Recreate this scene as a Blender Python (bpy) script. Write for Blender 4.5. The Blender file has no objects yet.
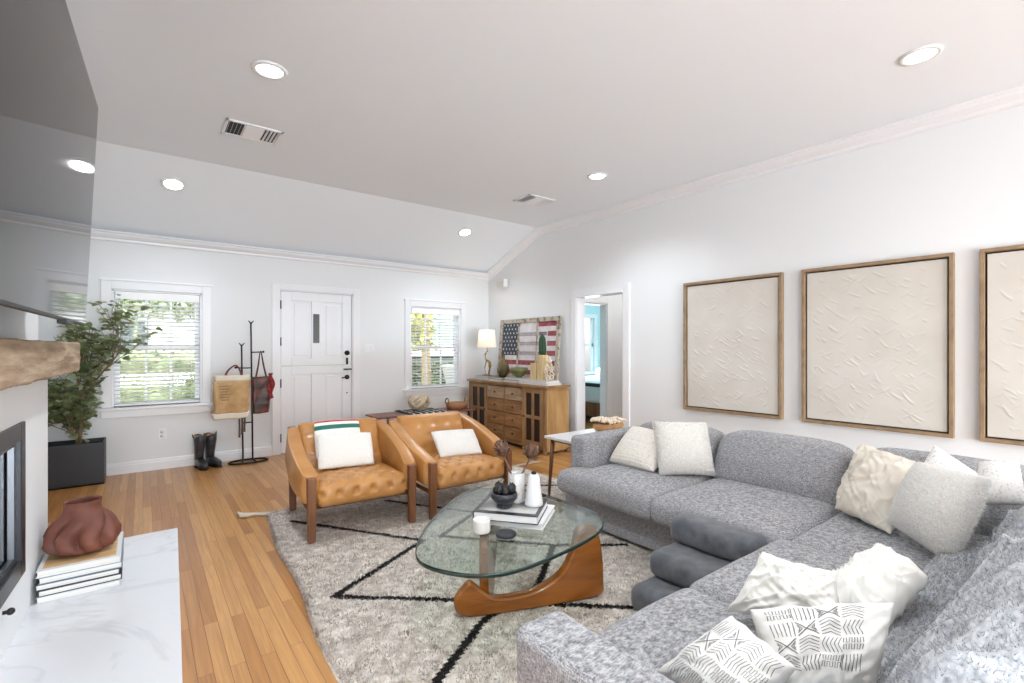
import bpy, math, random
import numpy as np
from mathutils import Vector, Matrix, noise
random.seed(7); rng = np.random.default_rng(7)
C = bpy.context.scene.collection
PI = math.pi

# ------------------------------------------------------------------ camera, world, light, exposure
scn = bpy.context.scene
cam_d = bpy.data.cameras.new('camera'); cam = bpy.data.objects.new('camera', cam_d); C.objects.link(cam)
cam_d.sensor_width = 36; cam_d.lens = 36*484/1024; cam_d.clip_start = .02; cam_d.shift_y = 6.5/1024
cam.location = (0, 0, 1.32)
cam.rotation_euler = (PI/2, 0, -math.radians(37.3245))
scn.camera = cam
scn.view_settings.view_transform = 'Standard'; scn.view_settings.look = 'None'
scn.view_settings.gamma = 1; scn.view_settings.use_curve_mapping = False
scn.view_settings.exposure = 0.66
scn.view_settings.use_white_balance = True; scn.view_settings.white_balance_temperature = 6380; scn.view_settings.white_balance_tint = 10
scn.cycles.use_denoising = True
scn.cycles.max_bounces = 10; scn.cycles.diffuse_bounces = 5; scn.cycles.transparent_max_bounces = 24
scn.cycles.caustics_reflective = False; scn.cycles.caustics_refractive = False
scn.cycles.sample_clamp_indirect = 8

w = bpy.data.worlds.new('daylight_sky'); scn.world = w; w.use_nodes = True
nt = w.node_tree; nt.nodes.clear()
sky = nt.nodes.new('ShaderNodeTexSky'); sky.sky_type = 'NISHITA'; sky.sun_disc = False
sky.sun_elevation = math.radians(48); sky.sun_rotation = math.radians(200); sky.air_density = 1.0; sky.dust_density = 2.5
hs = nt.nodes.new('ShaderNodeHueSaturation'); hs.inputs['Saturation'].default_value = .45
bg = nt.nodes.new('ShaderNodeBackground'); bg.inputs[1].default_value = .6
wo = nt.nodes.new('ShaderNodeOutputWorld')
nt.links.new(sky.outputs[0], hs.inputs['Color']); nt.links.new(hs.outputs[0], bg.inputs[0]); nt.links.new(bg.outputs[0], wo.inputs[0])

def lamp(name, kind, loc, energy, color=(1, 1, 1), rot=(0, 0, 0), **kw):
    d = bpy.data.lights.new(name, kind); d.energy = energy; d.color = color
    for k, v in kw.items(): setattr(d, k, v)
    o = bpy.data.objects.new(name, d); C.objects.link(o); o.location = loc; o.rotation_euler = rot
    return o
lamp('sun', 'SUN', (0, 0, 8), 3.0, (1, .95, .87), (math.radians(44), 0, math.radians(35)), angle=.02)
# unseen fills added behind the camera and left, then bedroom window daylight
lamp('rear_fill_light', 'AREA', (1.6, -6.4, 1.35), 62, (.87, .945, 1), (math.radians(-90), 0, PI), shape='RECTANGLE', size=4.4, size_y=2.3)  # added broad fill for the room, as if from assumed glazed doors
lamp('ceiling_fill_light', 'AREA', (1.6, -6.35, .3), 280, (.74, .89, 1), (math.radians(-116), 0, PI), shape='RECTANGLE', size=4.4, size_y=.5)  # added uplight, tilted upward to brighten the ceiling
lamp('side_fill_light', 'AREA', (-.93, -3.3, 1.5), 32, (.84, .94, 1), (0, math.radians(-90), 0), shape='RECTANGLE', size=1.5, size_y=1.9)  # added fill from an assumed opening on the left
lamp('bedroom_daylight', 'AREA', (7.6, 7.5, 1.5), 34, (.85, .97, 1), (math.radians(-90), 0, 0), shape='RECTANGLE', size=1.8, size_y=1.4)

# ------------------------------------------------------------------ helpers: colour and materials
def srgb(r, g, b):
    f = lambda c: (c/255/12.92) if c/255 <= .04045 else ((c/255+.055)/1.055)**2.4
    return (f(r), f(g), f(b), 1)

def mat(name, col, rough=.55, metal=0, col2=None, vs=8., vstretch=(1, 1, 1), lo=.35, hi=.65, bump=None, coat=0, spec=.5, detail=4, sheen=0, emit=None, kind='noise', trans=0, vcoord='Object'):
    m = bpy.data.materials.new(name); m.use_nodes = True; t = m.node_tree; p = t.nodes['Principled BSDF']
    p.inputs['Base Color'].default_value = col; p.inputs['Roughness'].default_value = rough
    p.inputs['Metallic'].default_value = metal; p.inputs['Specular IOR Level'].default_value = spec
    p.inputs['Coat Weight'].default_value = coat; p.inputs['Sheen Weight'].default_value = sheen
    if trans: p.inputs['Transmission Weight'].default_value = trans
    tc = t.nodes.new('ShaderNodeTexCoord'); mp = t.nodes.new('ShaderNodeMapping')
    t.links.new(tc.outputs[vcoord], mp.inputs[0]); mp.inputs['Scale'].default_value = vstretch
    if col2 is not None:
        n = t.nodes.new('ShaderNodeTexNoise'); n.inputs['Scale'].default_value = vs; n.inputs['Detail'].default_value = detail
        t.links.new(mp.outputs[0], n.inputs[0])
        r = t.nodes.new('ShaderNodeValToRGB'); r.color_ramp.elements[0].position = lo; r.color_ramp.elements[1].position = hi
        r.color_ramp.elements[0].color = col; r.color_ramp.elements[1].color = col2
        t.links.new(n.outputs[0], r.inputs[0]); t.links.new(r.outputs[0], p.inputs['Base Color'])
    if bump:
        n2 = t.nodes.new('ShaderNodeTexNoise'); n2.inputs['Scale'].default_value = bump[0]; n2.inputs['Detail'].default_value = 3
        t.links.new(mp.outputs[0], n2.inputs[0])
        b = t.nodes.new('ShaderNodeBump'); b.inputs['Strength'].default_value = bump[1]; b.inputs['Distance'].default_value = bump[2]
        t.links.new(n2.outputs[0], b.inputs['Height']); t.links.new(b.outputs[0], p.inputs['Normal'])
    if emit:
        p.inputs['Emission Color'].default_value = emit[0]; p.inputs['Emission Strength'].default_value = emit[1]
    return m

def translucify(m, fac=.45):
    """thin fibres let light through"""
    t = m.node_tree; p = t.nodes['Principled BSDF']; o = t.nodes['Material Output']; tr = t.nodes.new('ShaderNodeBsdfTranslucent'); mx = t.nodes.new('ShaderNodeMixShader')
    mx.inputs[0].default_value = fac
    if p.inputs['Base Color'].links: t.links.new(p.inputs['Base Color'].links[0].from_socket, tr.inputs[0])
    else: tr.inputs[0].default_value = p.inputs['Base Color'].default_value
    t.links.new(p.outputs[0], mx.inputs[1]); t.links.new(tr.outputs[0], mx.inputs[2]); t.links.new(mx.outputs[0], o.inputs[0])
    return m

def weave(name, dark, mid, light, s=1.0, bumpd=.002, rough=.95):
    """heather upholstery: threads in two directions"""
    m = mat(name, mid, rough, spec=.2, sheen=.15); t = m.node_tree; p = t.nodes['Principled BSDF']
    tc = t.nodes.new('ShaderNodeTexCoord'); prev = None
    for st in ((22*s, 22*s, 210*s), (190*s, 190*s, 30*s), (30*s, 170*s, 120*s)):
        mp = t.nodes.new('ShaderNodeMapping'); mp.inputs['Scale'].default_value = st
        mp.inputs['Rotation'].default_value = (.35, .35, 0) if st[2] < 150*s else (0, 0, 0)
        n = t.nodes.new('ShaderNodeTexNoise'); n.inputs['Scale'].default_value = 1; n.inputs['Detail'].default_value = 2
        t.links.new(tc.outputs['Object'], mp.inputs[0]); t.links.new(mp.outputs[0], n.inputs[0])
        if prev is None: prev = n.outputs[0]
        else:
            a = t.nodes.new('ShaderNodeMath'); a.operation = 'ADD'; t.links.new(prev, a.inputs[0]); t.links.new(n.outputs[0], a.inputs[1]); prev = a.outputs[0]
    d = t.nodes.new('ShaderNodeMath'); d.operation = 'DIVIDE'; d.inputs[1].default_value = 3; t.links.new(prev, d.inputs[0])
    r = t.nodes.new('ShaderNodeValToRGB'); e = r.color_ramp.elements
    e[0].position = .40; e[0].color = dark; e[1].position = .60; e[1].color = light
    x = e.new(.49); x.color = mid
    t.links.new(d.outputs[0], r.inputs[0]); t.links.new(r.outputs[0], p.inputs['Base Color'])
    b = t.nodes.new('ShaderNodeBump'); b.inputs['Strength'].default_value = .7; b.inputs['Distance'].default_value = bumpd
    t.links.new(d.outputs[0], b.inputs['Height']); t.links.new(b.outputs[0], p.inputs['Normal'])
    return m

def plank_mat():
    m = mat('oak_floor', srgb(196, 142, 88), .3, spec=.5); t = m.node_tree; p = t.nodes['Principled BSDF']
    tc = t.nodes.new('ShaderNodeTexCoord'); mp = t.nodes.new('ShaderNodeMapping'); mp.inputs['Rotation'].default_value = (0, 0, PI/2)
    t.links.new(tc.outputs['Object'], mp.inputs[0])
    br = t.nodes.new('ShaderNodeTexBrick'); br.offset = .37; br.offset_frequency = 2; br.squash = 1
    br.inputs['Scale'].default_value = 1; br.inputs['Brick Width'].default_value = 1.15; br.inputs['Row Height'].default_value = .0575
    br.inputs['Mortar Size'].default_value = .0011; br.inputs['Mortar Smooth'].default_value = .2; br.inputs['Bias'].default_value = -.1
    br.inputs['Color1'].default_value = srgb(172, 118, 64); br.inputs['Color2'].default_value = srgb(208, 157, 96)
    br.inputs['Mortar'].default_value = srgb(112, 68, 34)
    t.links.new(mp.outputs[0], br.inputs[0])
    br2 = t.nodes.new('ShaderNodeTexBrick'); br2.offset = .37; br2.offset_frequency = 2
    for k in ('Scale', 'Brick Width', 'Row Height'): br2.inputs[k].default_value = br.inputs[k].default_value
    br2.inputs['Mortar Size'].default_value = 0; br2.inputs['Color1'].default_value = (0, 0, 0, 1); br2.inputs['Color2'].default_value = (1, 1, 1, 1)
    t.links.new(mp.outputs[0], br2.inputs[0])
    sc = t.nodes.new('ShaderNodeVectorMath'); sc.operation = 'SCALE'; sc.inputs['Scale'].default_value = 37.
    t.links.new(br2.outputs['Color'], sc.inputs[0])
    add = t.nodes.new('ShaderNodeVectorMath'); add.operation = 'ADD'; t.links.new(mp.outputs[0], add.inputs[0]); t.links.new(sc.outputs[0], add.inputs[1])
    g = t.nodes.new('ShaderNodeMapping'); g.inputs['Scale'].default_value = (2.2, 55, 1); t.links.new(add.outputs[0], g.inputs[0])
    n = t.nodes.new('ShaderNodeTexNoise'); n.inputs['Scale'].default_value = 1; n.inputs['Detail'].default_value = 6; n.inputs['Distortion'].default_value = 1.2
    t.links.new(g.outputs[0], n.inputs[0])
    r = t.nodes.new('ShaderNodeValToRGB'); r.color_ramp.elements[0].position = .3; r.color_ramp.elements[1].position = .72
    r.color_ramp.elements[0].color = (.70, .66, .60, 1); r.color_ramp.elements[1].color = (1.08, 1.08, 1.08, 1)
    t.links.new(n.outputs[0], r.inputs[0])
    mx = t.nodes.new('ShaderNodeMix'); mx.data_type = 'RGBA'; mx.blend_type = 'MULTIPLY'; mx.inputs['Factor'].default_value = .75
    t.links.new(br.outputs['Color'], mx.inputs[6]); t.links.new(r.outputs[0], mx.inputs[7]); t.links.new(mx.outputs[2], p.inputs['Base Color'])
    b = t.nodes.new('ShaderNodeBump'); b.invert = True; b.inputs['Strength'].default_value = .5; b.inputs['Distance'].default_value = .001
    t.links.new(br.outputs['Fac'], b.inputs['Height']); t.links.new(b.outputs[0], p.inputs['Normal'])
    return m

def glass_mat(name, tint, ior=1.45, rough=.0):
    m = bpy.data.materials.new(name); m.use_nodes = True; t = m.node_tree; t.nodes.clear()
    o = t.nodes.new('ShaderNodeOutputMaterial'); mx = t.nodes.new('ShaderNodeMixShader'); lw = t.nodes.new('ShaderNodeLayerWeight'); lw.inputs[0].default_value = .5
    pw = t.nodes.new('ShaderNodeMath'); pw.operation = 'POWER'; pw.inputs[1].default_value = 4.2; t.links.new(lw.outputs['Facing'], pw.inputs[0])
    f = t.nodes.new('ShaderNodeMath'); f.operation = 'MULTIPLY_ADD'; f.inputs[1].default_value = .9; f.inputs[2].default_value = (ior-1)**2/(ior+1)**2; t.links.new(pw.outputs[0], f.inputs[0])
    tr = t.nodes.new('ShaderNodeBsdfTransparent'); tr.inputs[0].default_value = tint
    gl = t.nodes.new('ShaderNodeBsdfGlossy'); gl.inputs['Roughness'].default_value = rough
    t.links.new(f.outputs[0], mx.inputs[0]); t.links.new(tr.outputs[0], mx.inputs[1]); t.links.new(gl.outputs[0], mx.inputs[2]); t.links.new(mx.outputs[0], o.inputs[0])
    return m

def marble_mat(name, base, vein, s=1.0, rough=.15):
    m = mat(name, base, rough); t = m.node_tree; p = t.nodes['Principled BSDF']
    tc = t.nodes.new('ShaderNodeTexCoord'); mp = t.nodes.new('ShaderNodeMapping'); mp.inputs['Scale'].default_value = (s, s, s); mp.inputs['Rotation'].default_value = (0, 0, .9)
    mp.inputs['Location'].default_value = (.3, .1, 0)
    t.links.new(tc.outputs['Object'], mp.inputs[0])
    n = t.nodes.new('ShaderNodeTexNoise'); n.inputs['Scale'].default_value = 1.6; n.inputs['Detail'].default_value = 8; n.inputs['Distortion'].default_value = 1.6
    t.links.new(mp.outputs[0], n.inputs[0])
    r = t.nodes.new('ShaderNodeValToRGB'); e = r.color_ramp.elements; e[0].position = .475; e[0].color = base; e[1].position = .525; e[1].color = base
    x = e.new(.5); x.color = vein
    t.links.new(n.outputs[0], r.inputs[0])
    n2 = t.nodes.new('ShaderNodeTexNoise'); n2.inputs['Scale'].default_value = 5; n2.inputs['Detail'].default_value = 6; t.links.new(mp.outputs[0], n2.inputs[0])
    mx = t.nodes.new('ShaderNodeMix'); mx.data_type = 'RGBA'; mx.inputs[6].default_value = base
    t.links.new(n2.outputs[0], mx.inputs[0]); t.links.new(r.outputs[0], mx.inputs[7]); t.links.new(mx.outputs[2], p.inputs['Base Color'])
    return m

WHITE = mat('wall_paint', srgb(232, 233, 234), .7, spec=.25, bump=(140, .06, .001))
CEIL = mat('ceiling_paint', srgb(240, 245, 250), .8, spec=.2)
TRIM = mat('trim_paint', srgb(236, 236, 238), .35)
DOORW = mat('door_paint', srgb(238, 239, 242), .35)
OAK = plank_mat()
BLACK = mat('black_metal', srgb(32, 31, 32), .45, .3)
BLKP = mat('planter_black', srgb(52, 54, 58), .55)
LEATHER = mat('tan_leather', srgb(170, 116, 60), .3, col2=srgb(196, 142, 82), vs=4, lo=.3, hi=.7, bump=(180, .12, .001), spec=.5)
WALNUT = mat('walnut_wood', srgb(104, 64, 38), .4, col2=srgb(138, 90, 56), vs=14, vstretch=(1, 1, .12))
HONEY = mat('honey_wood', srgb(128, 72, 22), .26, col2=srgb(160, 94, 34), vs=7, vstretch=(.3, 1, 2.5), spec=.5, coat=.3)
SOFA = weave('heather_grey_fabric', srgb(92, 91, 94), srgb(144, 143, 145), srgb(192, 191, 192), s=2.3)
VELV = mat('grey_velvet', srgb(80, 82, 86), .85, col2=srgb(104, 106, 111), vs=14, sheen=.3, spec=.2)
GLASSW = glass_mat('window_glass', (.97, .99, .98, 1), 1.3)
MARBLE = marble_mat('white_marble', srgb(220, 220, 222), srgb(196, 197, 200), .7)
MARBS = marble_mat('vein_marble', srgb(220, 218, 215), srgb(150, 148, 148), 9, .4)
SLAT = mat('blind_slat', srgb(248, 248, 247), .45)

# ------------------------------------------------------------------ helpers: geometry
WM = {}
class MB:
    def __init__(s): s.v = []; s.f = []; s.mi = []; s.sm = []; s.T = None
    def add(s, vs, fs, sm=False, mi=0):
        o = len(s.v)
        if s.T is not None: vs = [tuple(s.T @ Vector(p)) for p in vs]
        s.v.extend([tuple(p) for p in vs]); s.f.extend([tuple(i+o for i in f) for f in fs])
        s.mi.extend([mi]*len(fs)); s.sm.extend([sm]*len(fs)); return s
    def box(s, x0, x1, y0, y1, z0, z1, mi=0, sm=False):
        vs = [(x, y, z) for x in (x0, x1) for y in (y0, y1) for z in (z0, z1)]
        return s.add(vs, [(0, 1, 3, 2), (4, 6, 7, 5), (0, 4, 5, 1), (2, 3, 7, 6), (0, 2, 6, 4), (1, 5, 7, 3)], sm, mi)
    def tube(s, pts, r, seg=8, caps=True, mi=0, sm=True):
        P = [Vector(p) for p in pts]; n = len(P); rr = r if isinstance(r, (list, tuple)) else [r]*n
        vs = []; up = None
        for i in range(n):
            t = (P[min(i+1, n-1)]-P[max(i-1, 0)]).normalized()
            if up is None:
                up = Vector((0, 0, 1)) if abs(t.z) < .9 else Vector((1, 0, 0))
            a = t.cross(up)
            if a.length < 1e-5: a = t.cross(Vector((0, 1, 0)))
            a.normalize(); b = a.cross(t).normalized(); up = b
            for k in range(seg):
                an = 2*PI*k/seg; vs.append(tuple(P[i]+a*rr[i]*math.cos(an)+b*rr[i]*math.sin(an)))
        fs = [(i*seg+k, i*seg+(k+1) % seg, (i+1)*seg+(k+1) % seg, (i+1)*seg+k) for i in range(n-1) for k in range(seg)]
        if caps: fs += [tuple(range(seg))[::-1], tuple((n-1)*seg+k for k in range(seg))]
        return s.add(vs, fs, sm, mi)
    def lathe(s, prof, c=(0, 0, 0), seg=24, mi=0, sm=True, fn=None):
        vs = []; n = len(prof)
        for (r, z) in prof:
            for k in range(seg):
                a = 2*PI*k/seg; p = (c[0]+r*math.cos(a), c[1]+r*math.sin(a), c[2]+z)
                vs.append(fn(p, a, r, z) if fn else p)
        fs = [(i*seg+k, i*seg+(k+1) % seg, (i+1)*seg+(k+1) % seg, (i+1)*seg+k) for i in range(n-1) for k in range(seg)]
        if prof[0][0] > 1e-4: fs.append(tuple(range(seg))[::-1])
        if prof[-1][0] > 1e-4: fs.append(tuple((n-1)*seg+k for k in range(seg)))
        return s.add(vs, fs, sm, mi)
    def prism(s, poly, h0, h1, f=lambda a, b, h: (a, b, h), mi=0, sm=False):
        n = len(poly); vs = [f(a, b, h0) for a, b in poly]+[f(a, b, h1) for a, b in poly]
        fs = [tuple(range(n))[::-1], tuple(range(n, 2*n))]+[(i, (i+1) % n, n+(i+1) % n, n+i) for i in range(n)]
        o = len(s.f); s.add(vs, fs, sm, mi)
        if sm: s.sm[o] = s.sm[o+1] = False
        return s
    def grid(s, fn, nu, nv, sm=True, mi=0, closed=False):
        vs = [fn(i/nu, j/nv) for i in range(nu+1) for j in range(nv+1)]
        fs = [(i*(nv+1)+j, (i+1)*(nv+1)+j, (i+1)*(nv+1)+j+1, i*(nv+1)+j+1) for i in range(nu) for j in range(nv)]
        return s.add(vs, fs, sm, mi)
    def rbox(s, x0, x1, y0, y1, z0, z1, r=.04, step=.05, fn=None, mi=0):
        lo = (x0, y0, z0); hi = (x1, y1, z1); ax = []
        for a, b in zip(lo, hi):
            inner = max(2, int(round((b-a-2*r)/step))) if b-a-2*r > 1e-6 else 1
            e = [a, a+r*.15, a+r*.4, a+r*.7]
            mid = [a+r+(b-a-2*r)*i/inner for i in range(inner+1)]
            ax.append(e+mid+[a+b-q for q in reversed(e)])
        N = [len(a)-1 for a in ax]; idx = {}; vs = []
        def vid(i, j, k):
            if (i, j, k) not in idx:
                p = (ax[0][i], ax[1][j], ax[2][k])
                q = tuple(min(max(p[c], lo[c]+r), hi[c]-r) for c in range(3))
                d = Vector((p[0]-q[0], p[1]-q[1], p[2]-q[2])); d = d.normalized() if d.length > 1e-9 else Vector((0, 0, 1))
                w_ = Vector(q)+d*r
                if fn: w_ = Vector(fn(w_, d))
                idx[(i, j, k)] = len(vs); vs.append(tuple(w_))
            return idx[(i, j, k)]
        fs = []
        for i in range(N[0]):
            for j in range(N[1]):
                fs.append((vid(i, j, 0), vid(i, j+1, 0), vid(i+1, j+1, 0), vid(i+1, j, 0)))
                fs.append((vid(i, j, N[2]), vid(i+1, j, N[2]), vid(i+1, j+1, N[2]), vid(i, j+1, N[2])))
        for i in range(N[0]):
            for k in range(N[2]):
                fs.append((vid(i, 0, k), vid(i+1, 0, k), vid(i+1, 0, k+1), vid(i, 0, k+1)))
                fs.append((vid(i, N[1], k), vid(i, N[1], k+1), vid(i+1, N[1], k+1), vid(i+1, N[1], k)))
        for j in range(N[1]):
            for k in range(N[2]):
                fs.append((vid(0, j, k), vid(0, j, k+1), vid(0, j+1, k+1), vid(0, j+1, k)))
                fs.append((vid(N[0], j, k), vid(N[0], j+1, k), vid(N[0], j+1, k+1), vid(N[0], j, k+1)))
        return s.add(vs, fs, True, mi)
    def ball(s, c, r, seg=12, mi=0, fn=None):
        rx, ry, rz = (r, r, r) if not isinstance(r, (tuple, list)) else r
        n = max(4, seg//2); vs = []; fs = []
        for i in range(n+1):
            th = PI*i/n
            for k in range(seg):
                a = 2*PI*k/seg; d = Vector((math.sin(th)*math.cos(a), math.sin(th)*math.sin(a), math.cos(th)))
                m_ = fn(d) if fn else 1
                vs.append((c[0]+rx*d.x*m_, c[1]+ry*d.y*m_, c[2]+rz*d.z*m_))
        fs = [(i*seg+k, (i+1)*seg+k, (i+1)*seg+(k+1) % seg, i*seg+(k+1) % seg) for i in range(n) for k in range(seg)]
        return s.add(vs, fs, True, mi)
    def raw(s, V, F, mi=0, sm=False): return s.add([tuple(map(float, p)) for p in V], [tuple(map(int, f)) for f in F], sm, mi)

def build(mb, name, m, parent=None, local=False, origin=None, bevel=0, seg=2, solid=0, sub=0):
    """link the collected shapes as one mesh object; world coordinates unless local"""
    vs = np.array(mb.v, dtype=float)
    if parent is not None:
        W = WM[parent]
        if not local:
            A = np.array(W.inverted()); vs = vs @ A[:3, :3].T + A[:3, 3]
        Wm = W
    else:
        if origin is None:
            lo = vs.min(0); hi = vs.max(0); origin = ((lo[0]+hi[0])/2, (lo[1]+hi[1])/2, lo[2])
        if not local: vs = vs-np.array(origin)
        Wm = Matrix.Translation(origin)
    me = bpy.data.meshes.new(name); me.from_pydata(vs.tolist(), [], mb.f); me.update()
    for x in (m if isinstance(m, (list, tuple)) else [m]): me.materials.append(x)
    me.polygons.foreach_set('material_index', mb.mi); me.polygons.foreach_set('use_smooth', mb.sm)
    o = bpy.data.objects.new(name, me); C.objects.link(o)
    if parent is not None: o.parent = parent
    else: o.location = origin
    WM[o] = Wm.copy()
    if bevel:
        b = o.modifiers.new('bevel', 'BEVEL'); b.width = bevel; b.segments = seg; b.limit_method = 'ANGLE'; b.angle_limit = math.radians(50)
    if solid:
        b = o.modifiers.new('solid', 'SOLIDIFY'); b.thickness = solid
    if sub:
        b = o.modifiers.new('sub', 'SUBSURF'); b.levels = sub; b.render_levels = sub
    return o

def thing(name, label, cat, loc=(0, 0, 0), rz=0, group=None):
    o = bpy.data.objects.new(name, None); C.objects.link(o); o.location = loc; o.rotation_euler = (0, 0, rz); o.empty_display_size = .1
    WM[o] = Matrix.Translation(loc) @ Matrix.Rotation(rz, 4, 'Z')
    return tag(o, label, cat, group)
def tag(o, label, cat, group=None, kind=None):
    o['label'] = label; o['category'] = cat
    if group: o['group'] = group
    if kind: o['kind'] = kind
    return o
def struct(o): o['kind'] = 'structure'; return o
def copy_tree(root, loc, rz, label=None):
    def rec(o, par):
        c = o.copy(); C.objects.link(c)
        if par is not None: c.parent = par
        for ch in list(o.children): rec(ch, c)
        return c
    r = rec(root, None); r.location = loc; r.rotation_euler = (0, 0, rz)
    if label: r['label'] = label
    return r
def nz(x, y, z=0, s=1.0): return noise.noise(Vector((x*s, y*s, z*s)))
def lerp(a, b, t): return a+(b-a)*t
def spline(pts, n=8, closed=True):
    out = []; N = len(pts)
    for i in range(N if closed else N-1):
        g = lambda j: Vector(pts[j % N]) if closed else Vector(pts[max(0, min(N-1, j))])
        p0, p1, p2, p3 = g(i-1), g(i), g(i+1), g(i+2)
        for k in range(n):
            t = k/n; out.append(.5*((2*p1)+(p2-p0)*t+(2*p0-5*p1+4*p2-p3)*t*t+(3*p1-p0-3*p2+p3)*t**3))
    if not closed: out.append(Vector(pts[-1]))
    return [tuple(p) for p in out]
def blades(P, N, L, w, jit=.6, taper=0.0):
    """short fibres standing on points P along N, as thin triangles"""
    n = len(P); P = np.asarray(P); N = np.asarray(N)
    d = N+rng.normal(0, jit, (n, 3))*.7; d /= np.linalg.norm(d, axis=1)[:, None]
    a = np.cross(d, rng.normal(0, 1, (n, 3))); a /= np.linalg.norm(a, axis=1)[:, None]+1e-9
    Lr = (L*rng.uniform(.6, 1.2, n))[:, None]
    V = np.empty((n, 3, 3)); V[:, 0] = P-a*w/2; V[:, 1] = P+a*w/2; V[:, 2] = P+d*Lr
    return V.reshape(-1, 3), np.arange(3*n).reshape(-1, 3)

# ------------------------------------------------------------------ the room
YF = 6.52; KT = .0235
def wx(y): return 4.49+KT*(YF-y)          # inner face of the right wall
ZC = 3.03; ZE = 2.52; YK = 5.25

b = MB(); b.box(-1.4, 10.2, -6.6, 8.4, -.12, 0); struct(build(b, 'floor', OAK, origin=(0, 0, 0)))

def wall_y(name, y0, y1, x0, x1, z1, holes, m=WHITE):
    """wall across X with rectangular openings (xa, xb, za, zb)"""
    b = MB(); x = x0
    for (xa, xb, za, zb) in sorted(holes):
        b.box(x, xa, y0, y1, 0, z1)
        if za > 0: b.box(xa, xb, y0, y1, 0, za)
        b.box(xa, xb, y0, y1, zb, z1); x = xb
    b.box(x, x1, y0, y1, 0, z1)
    return struct(build(b, name, m, origin=(0, y0, 0)))
WL = (-.26, .535, .70, 1.935); WR = (3.10, 3.955, .72, 1.93); DR = (1.349, 2.258, 0, 2.045)
wall_y('wall_far', YF, YF+.15, -1.1, 4.62, 3.1, [WL, WR, DR])
# right wall with the doorway, following its slight angle
DW0, DW1, DWZ = 3.775, 4.545, 2.0
b = MB()
for (ya, yb, za, zb) in ((-6.5, DW0, 0, 3.1), (DW1, 6.56, 0, 3.1), (DW0, DW1, DWZ, 3.1)):
    b.prism([(wx(ya), ya), (wx(ya)+.12, ya), (wx(yb)+.12, yb), (wx(yb), yb)], za, zb)
struct(build(b, 'wall_right', WHITE, origin=(4.5, 0, 0)))
b = MB(); b.box(-1.1, -.95, -6.5, 6.6, 0, .65).box(-1.1, -.95, -6.5, 6.6, 2.35, 3.1).box(-1.1, -.95, -2.2, 6.6, .65, 2.35).box(-1.1, -.95, -6.5, -4.4, .65, 2.35)
struct(build(b, 'wall_left', WHITE, origin=(-1, 0, 0)))
wall_y('wall_back', -6.6, -6.45, -1.1, 4.95, 3.1, [(-.7, 3.9, 0, 2.6)])
b = MB(); b.box(-1.1, 4.95, -6.6, YK, ZC, ZC+.1)
b.prism([(YK, ZC), (YF+.02, ZE), (YF+.02, ZE+.15), (YK, ZC+.1)], -1.1, 4.75, lambda a, z, h: (h, a, z))
struct(build(b, 'ceiling', CEIL, origin=(0, 0, ZC)))

CP = [(0, 0), (.085, 0), (.085, -.012), (.07, -.02), (.062, -.04), (.04, -.062), (.026, -.07), (.022, -.09), (.012, -.1), (0, -.1)]
def moulding(name, p0, p1, inward, prof=CP, m=TRIM, z0=True):
    """sweep a profile (distance from wall, height) from p0 to p1"""
    b = MB(); n = len(prof); p0, p1, iw = Vector(p0), Vector(p1), Vector(inward); vs = []
    for p in (p0, p1): vs += [tuple(p+iw*d+Vector((0, 0, h))) for d, h in prof]
    b.add(vs, [tuple(range(n)), tuple(range(n, 2*n))[::-1]]+[(i, (i+1) % n, n+(i+1) % n, n+i) for i in range(n)])
    return struct(build(b, name, m))
moulding('trim_1', (-.95, YF, ZE+.005), (4.49, YF, ZE+.005), (0, -1, 0))
moulding('trim_2', (wx(YK), YK, ZC), (wx(-6.4), -6.4, ZC), (-1, 0, 0))
moulding('trim_3', (wx(YF), YF, ZE), (wx(YK), YK, ZC), (-1, 0, 0))
moulding('trim_4', (-.95, 3.7, ZC), (-.95, YK, ZC), (1, 0, 0))
moulding('trim_5', (-.95, YK, ZC), (-.95, YF, ZE), (1, 0, 0))
BP = [(0, 0), (.018, 0), (.018, .085), (.013, .092), (.013, .105), (.006, .118), (0, .12)]
moulding('baseboard_far', (-.95, YF, 0), (1.26, YF, 0), (0, -1, 0), BP)
moulding('baseboard_far', (2.35, YF, 0), (4.49, YF, 0), (0, -1, 0), BP)
moulding('baseboard_right', (wx(DW1+.1), DW1+.1, 0), (wx(YF), YF, 0), (-1, 0, 0), BP)
moulding('baseboard_right', (wx(-6.4), -6.4, 0), (wx(DW0-.1), DW0-.1, 0), (-1, 0, 0), BP)
moulding('baseboard_left', (-.95, 3.9, 0), (-.95, YF, 0), (1, 0, 0), BP)

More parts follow.
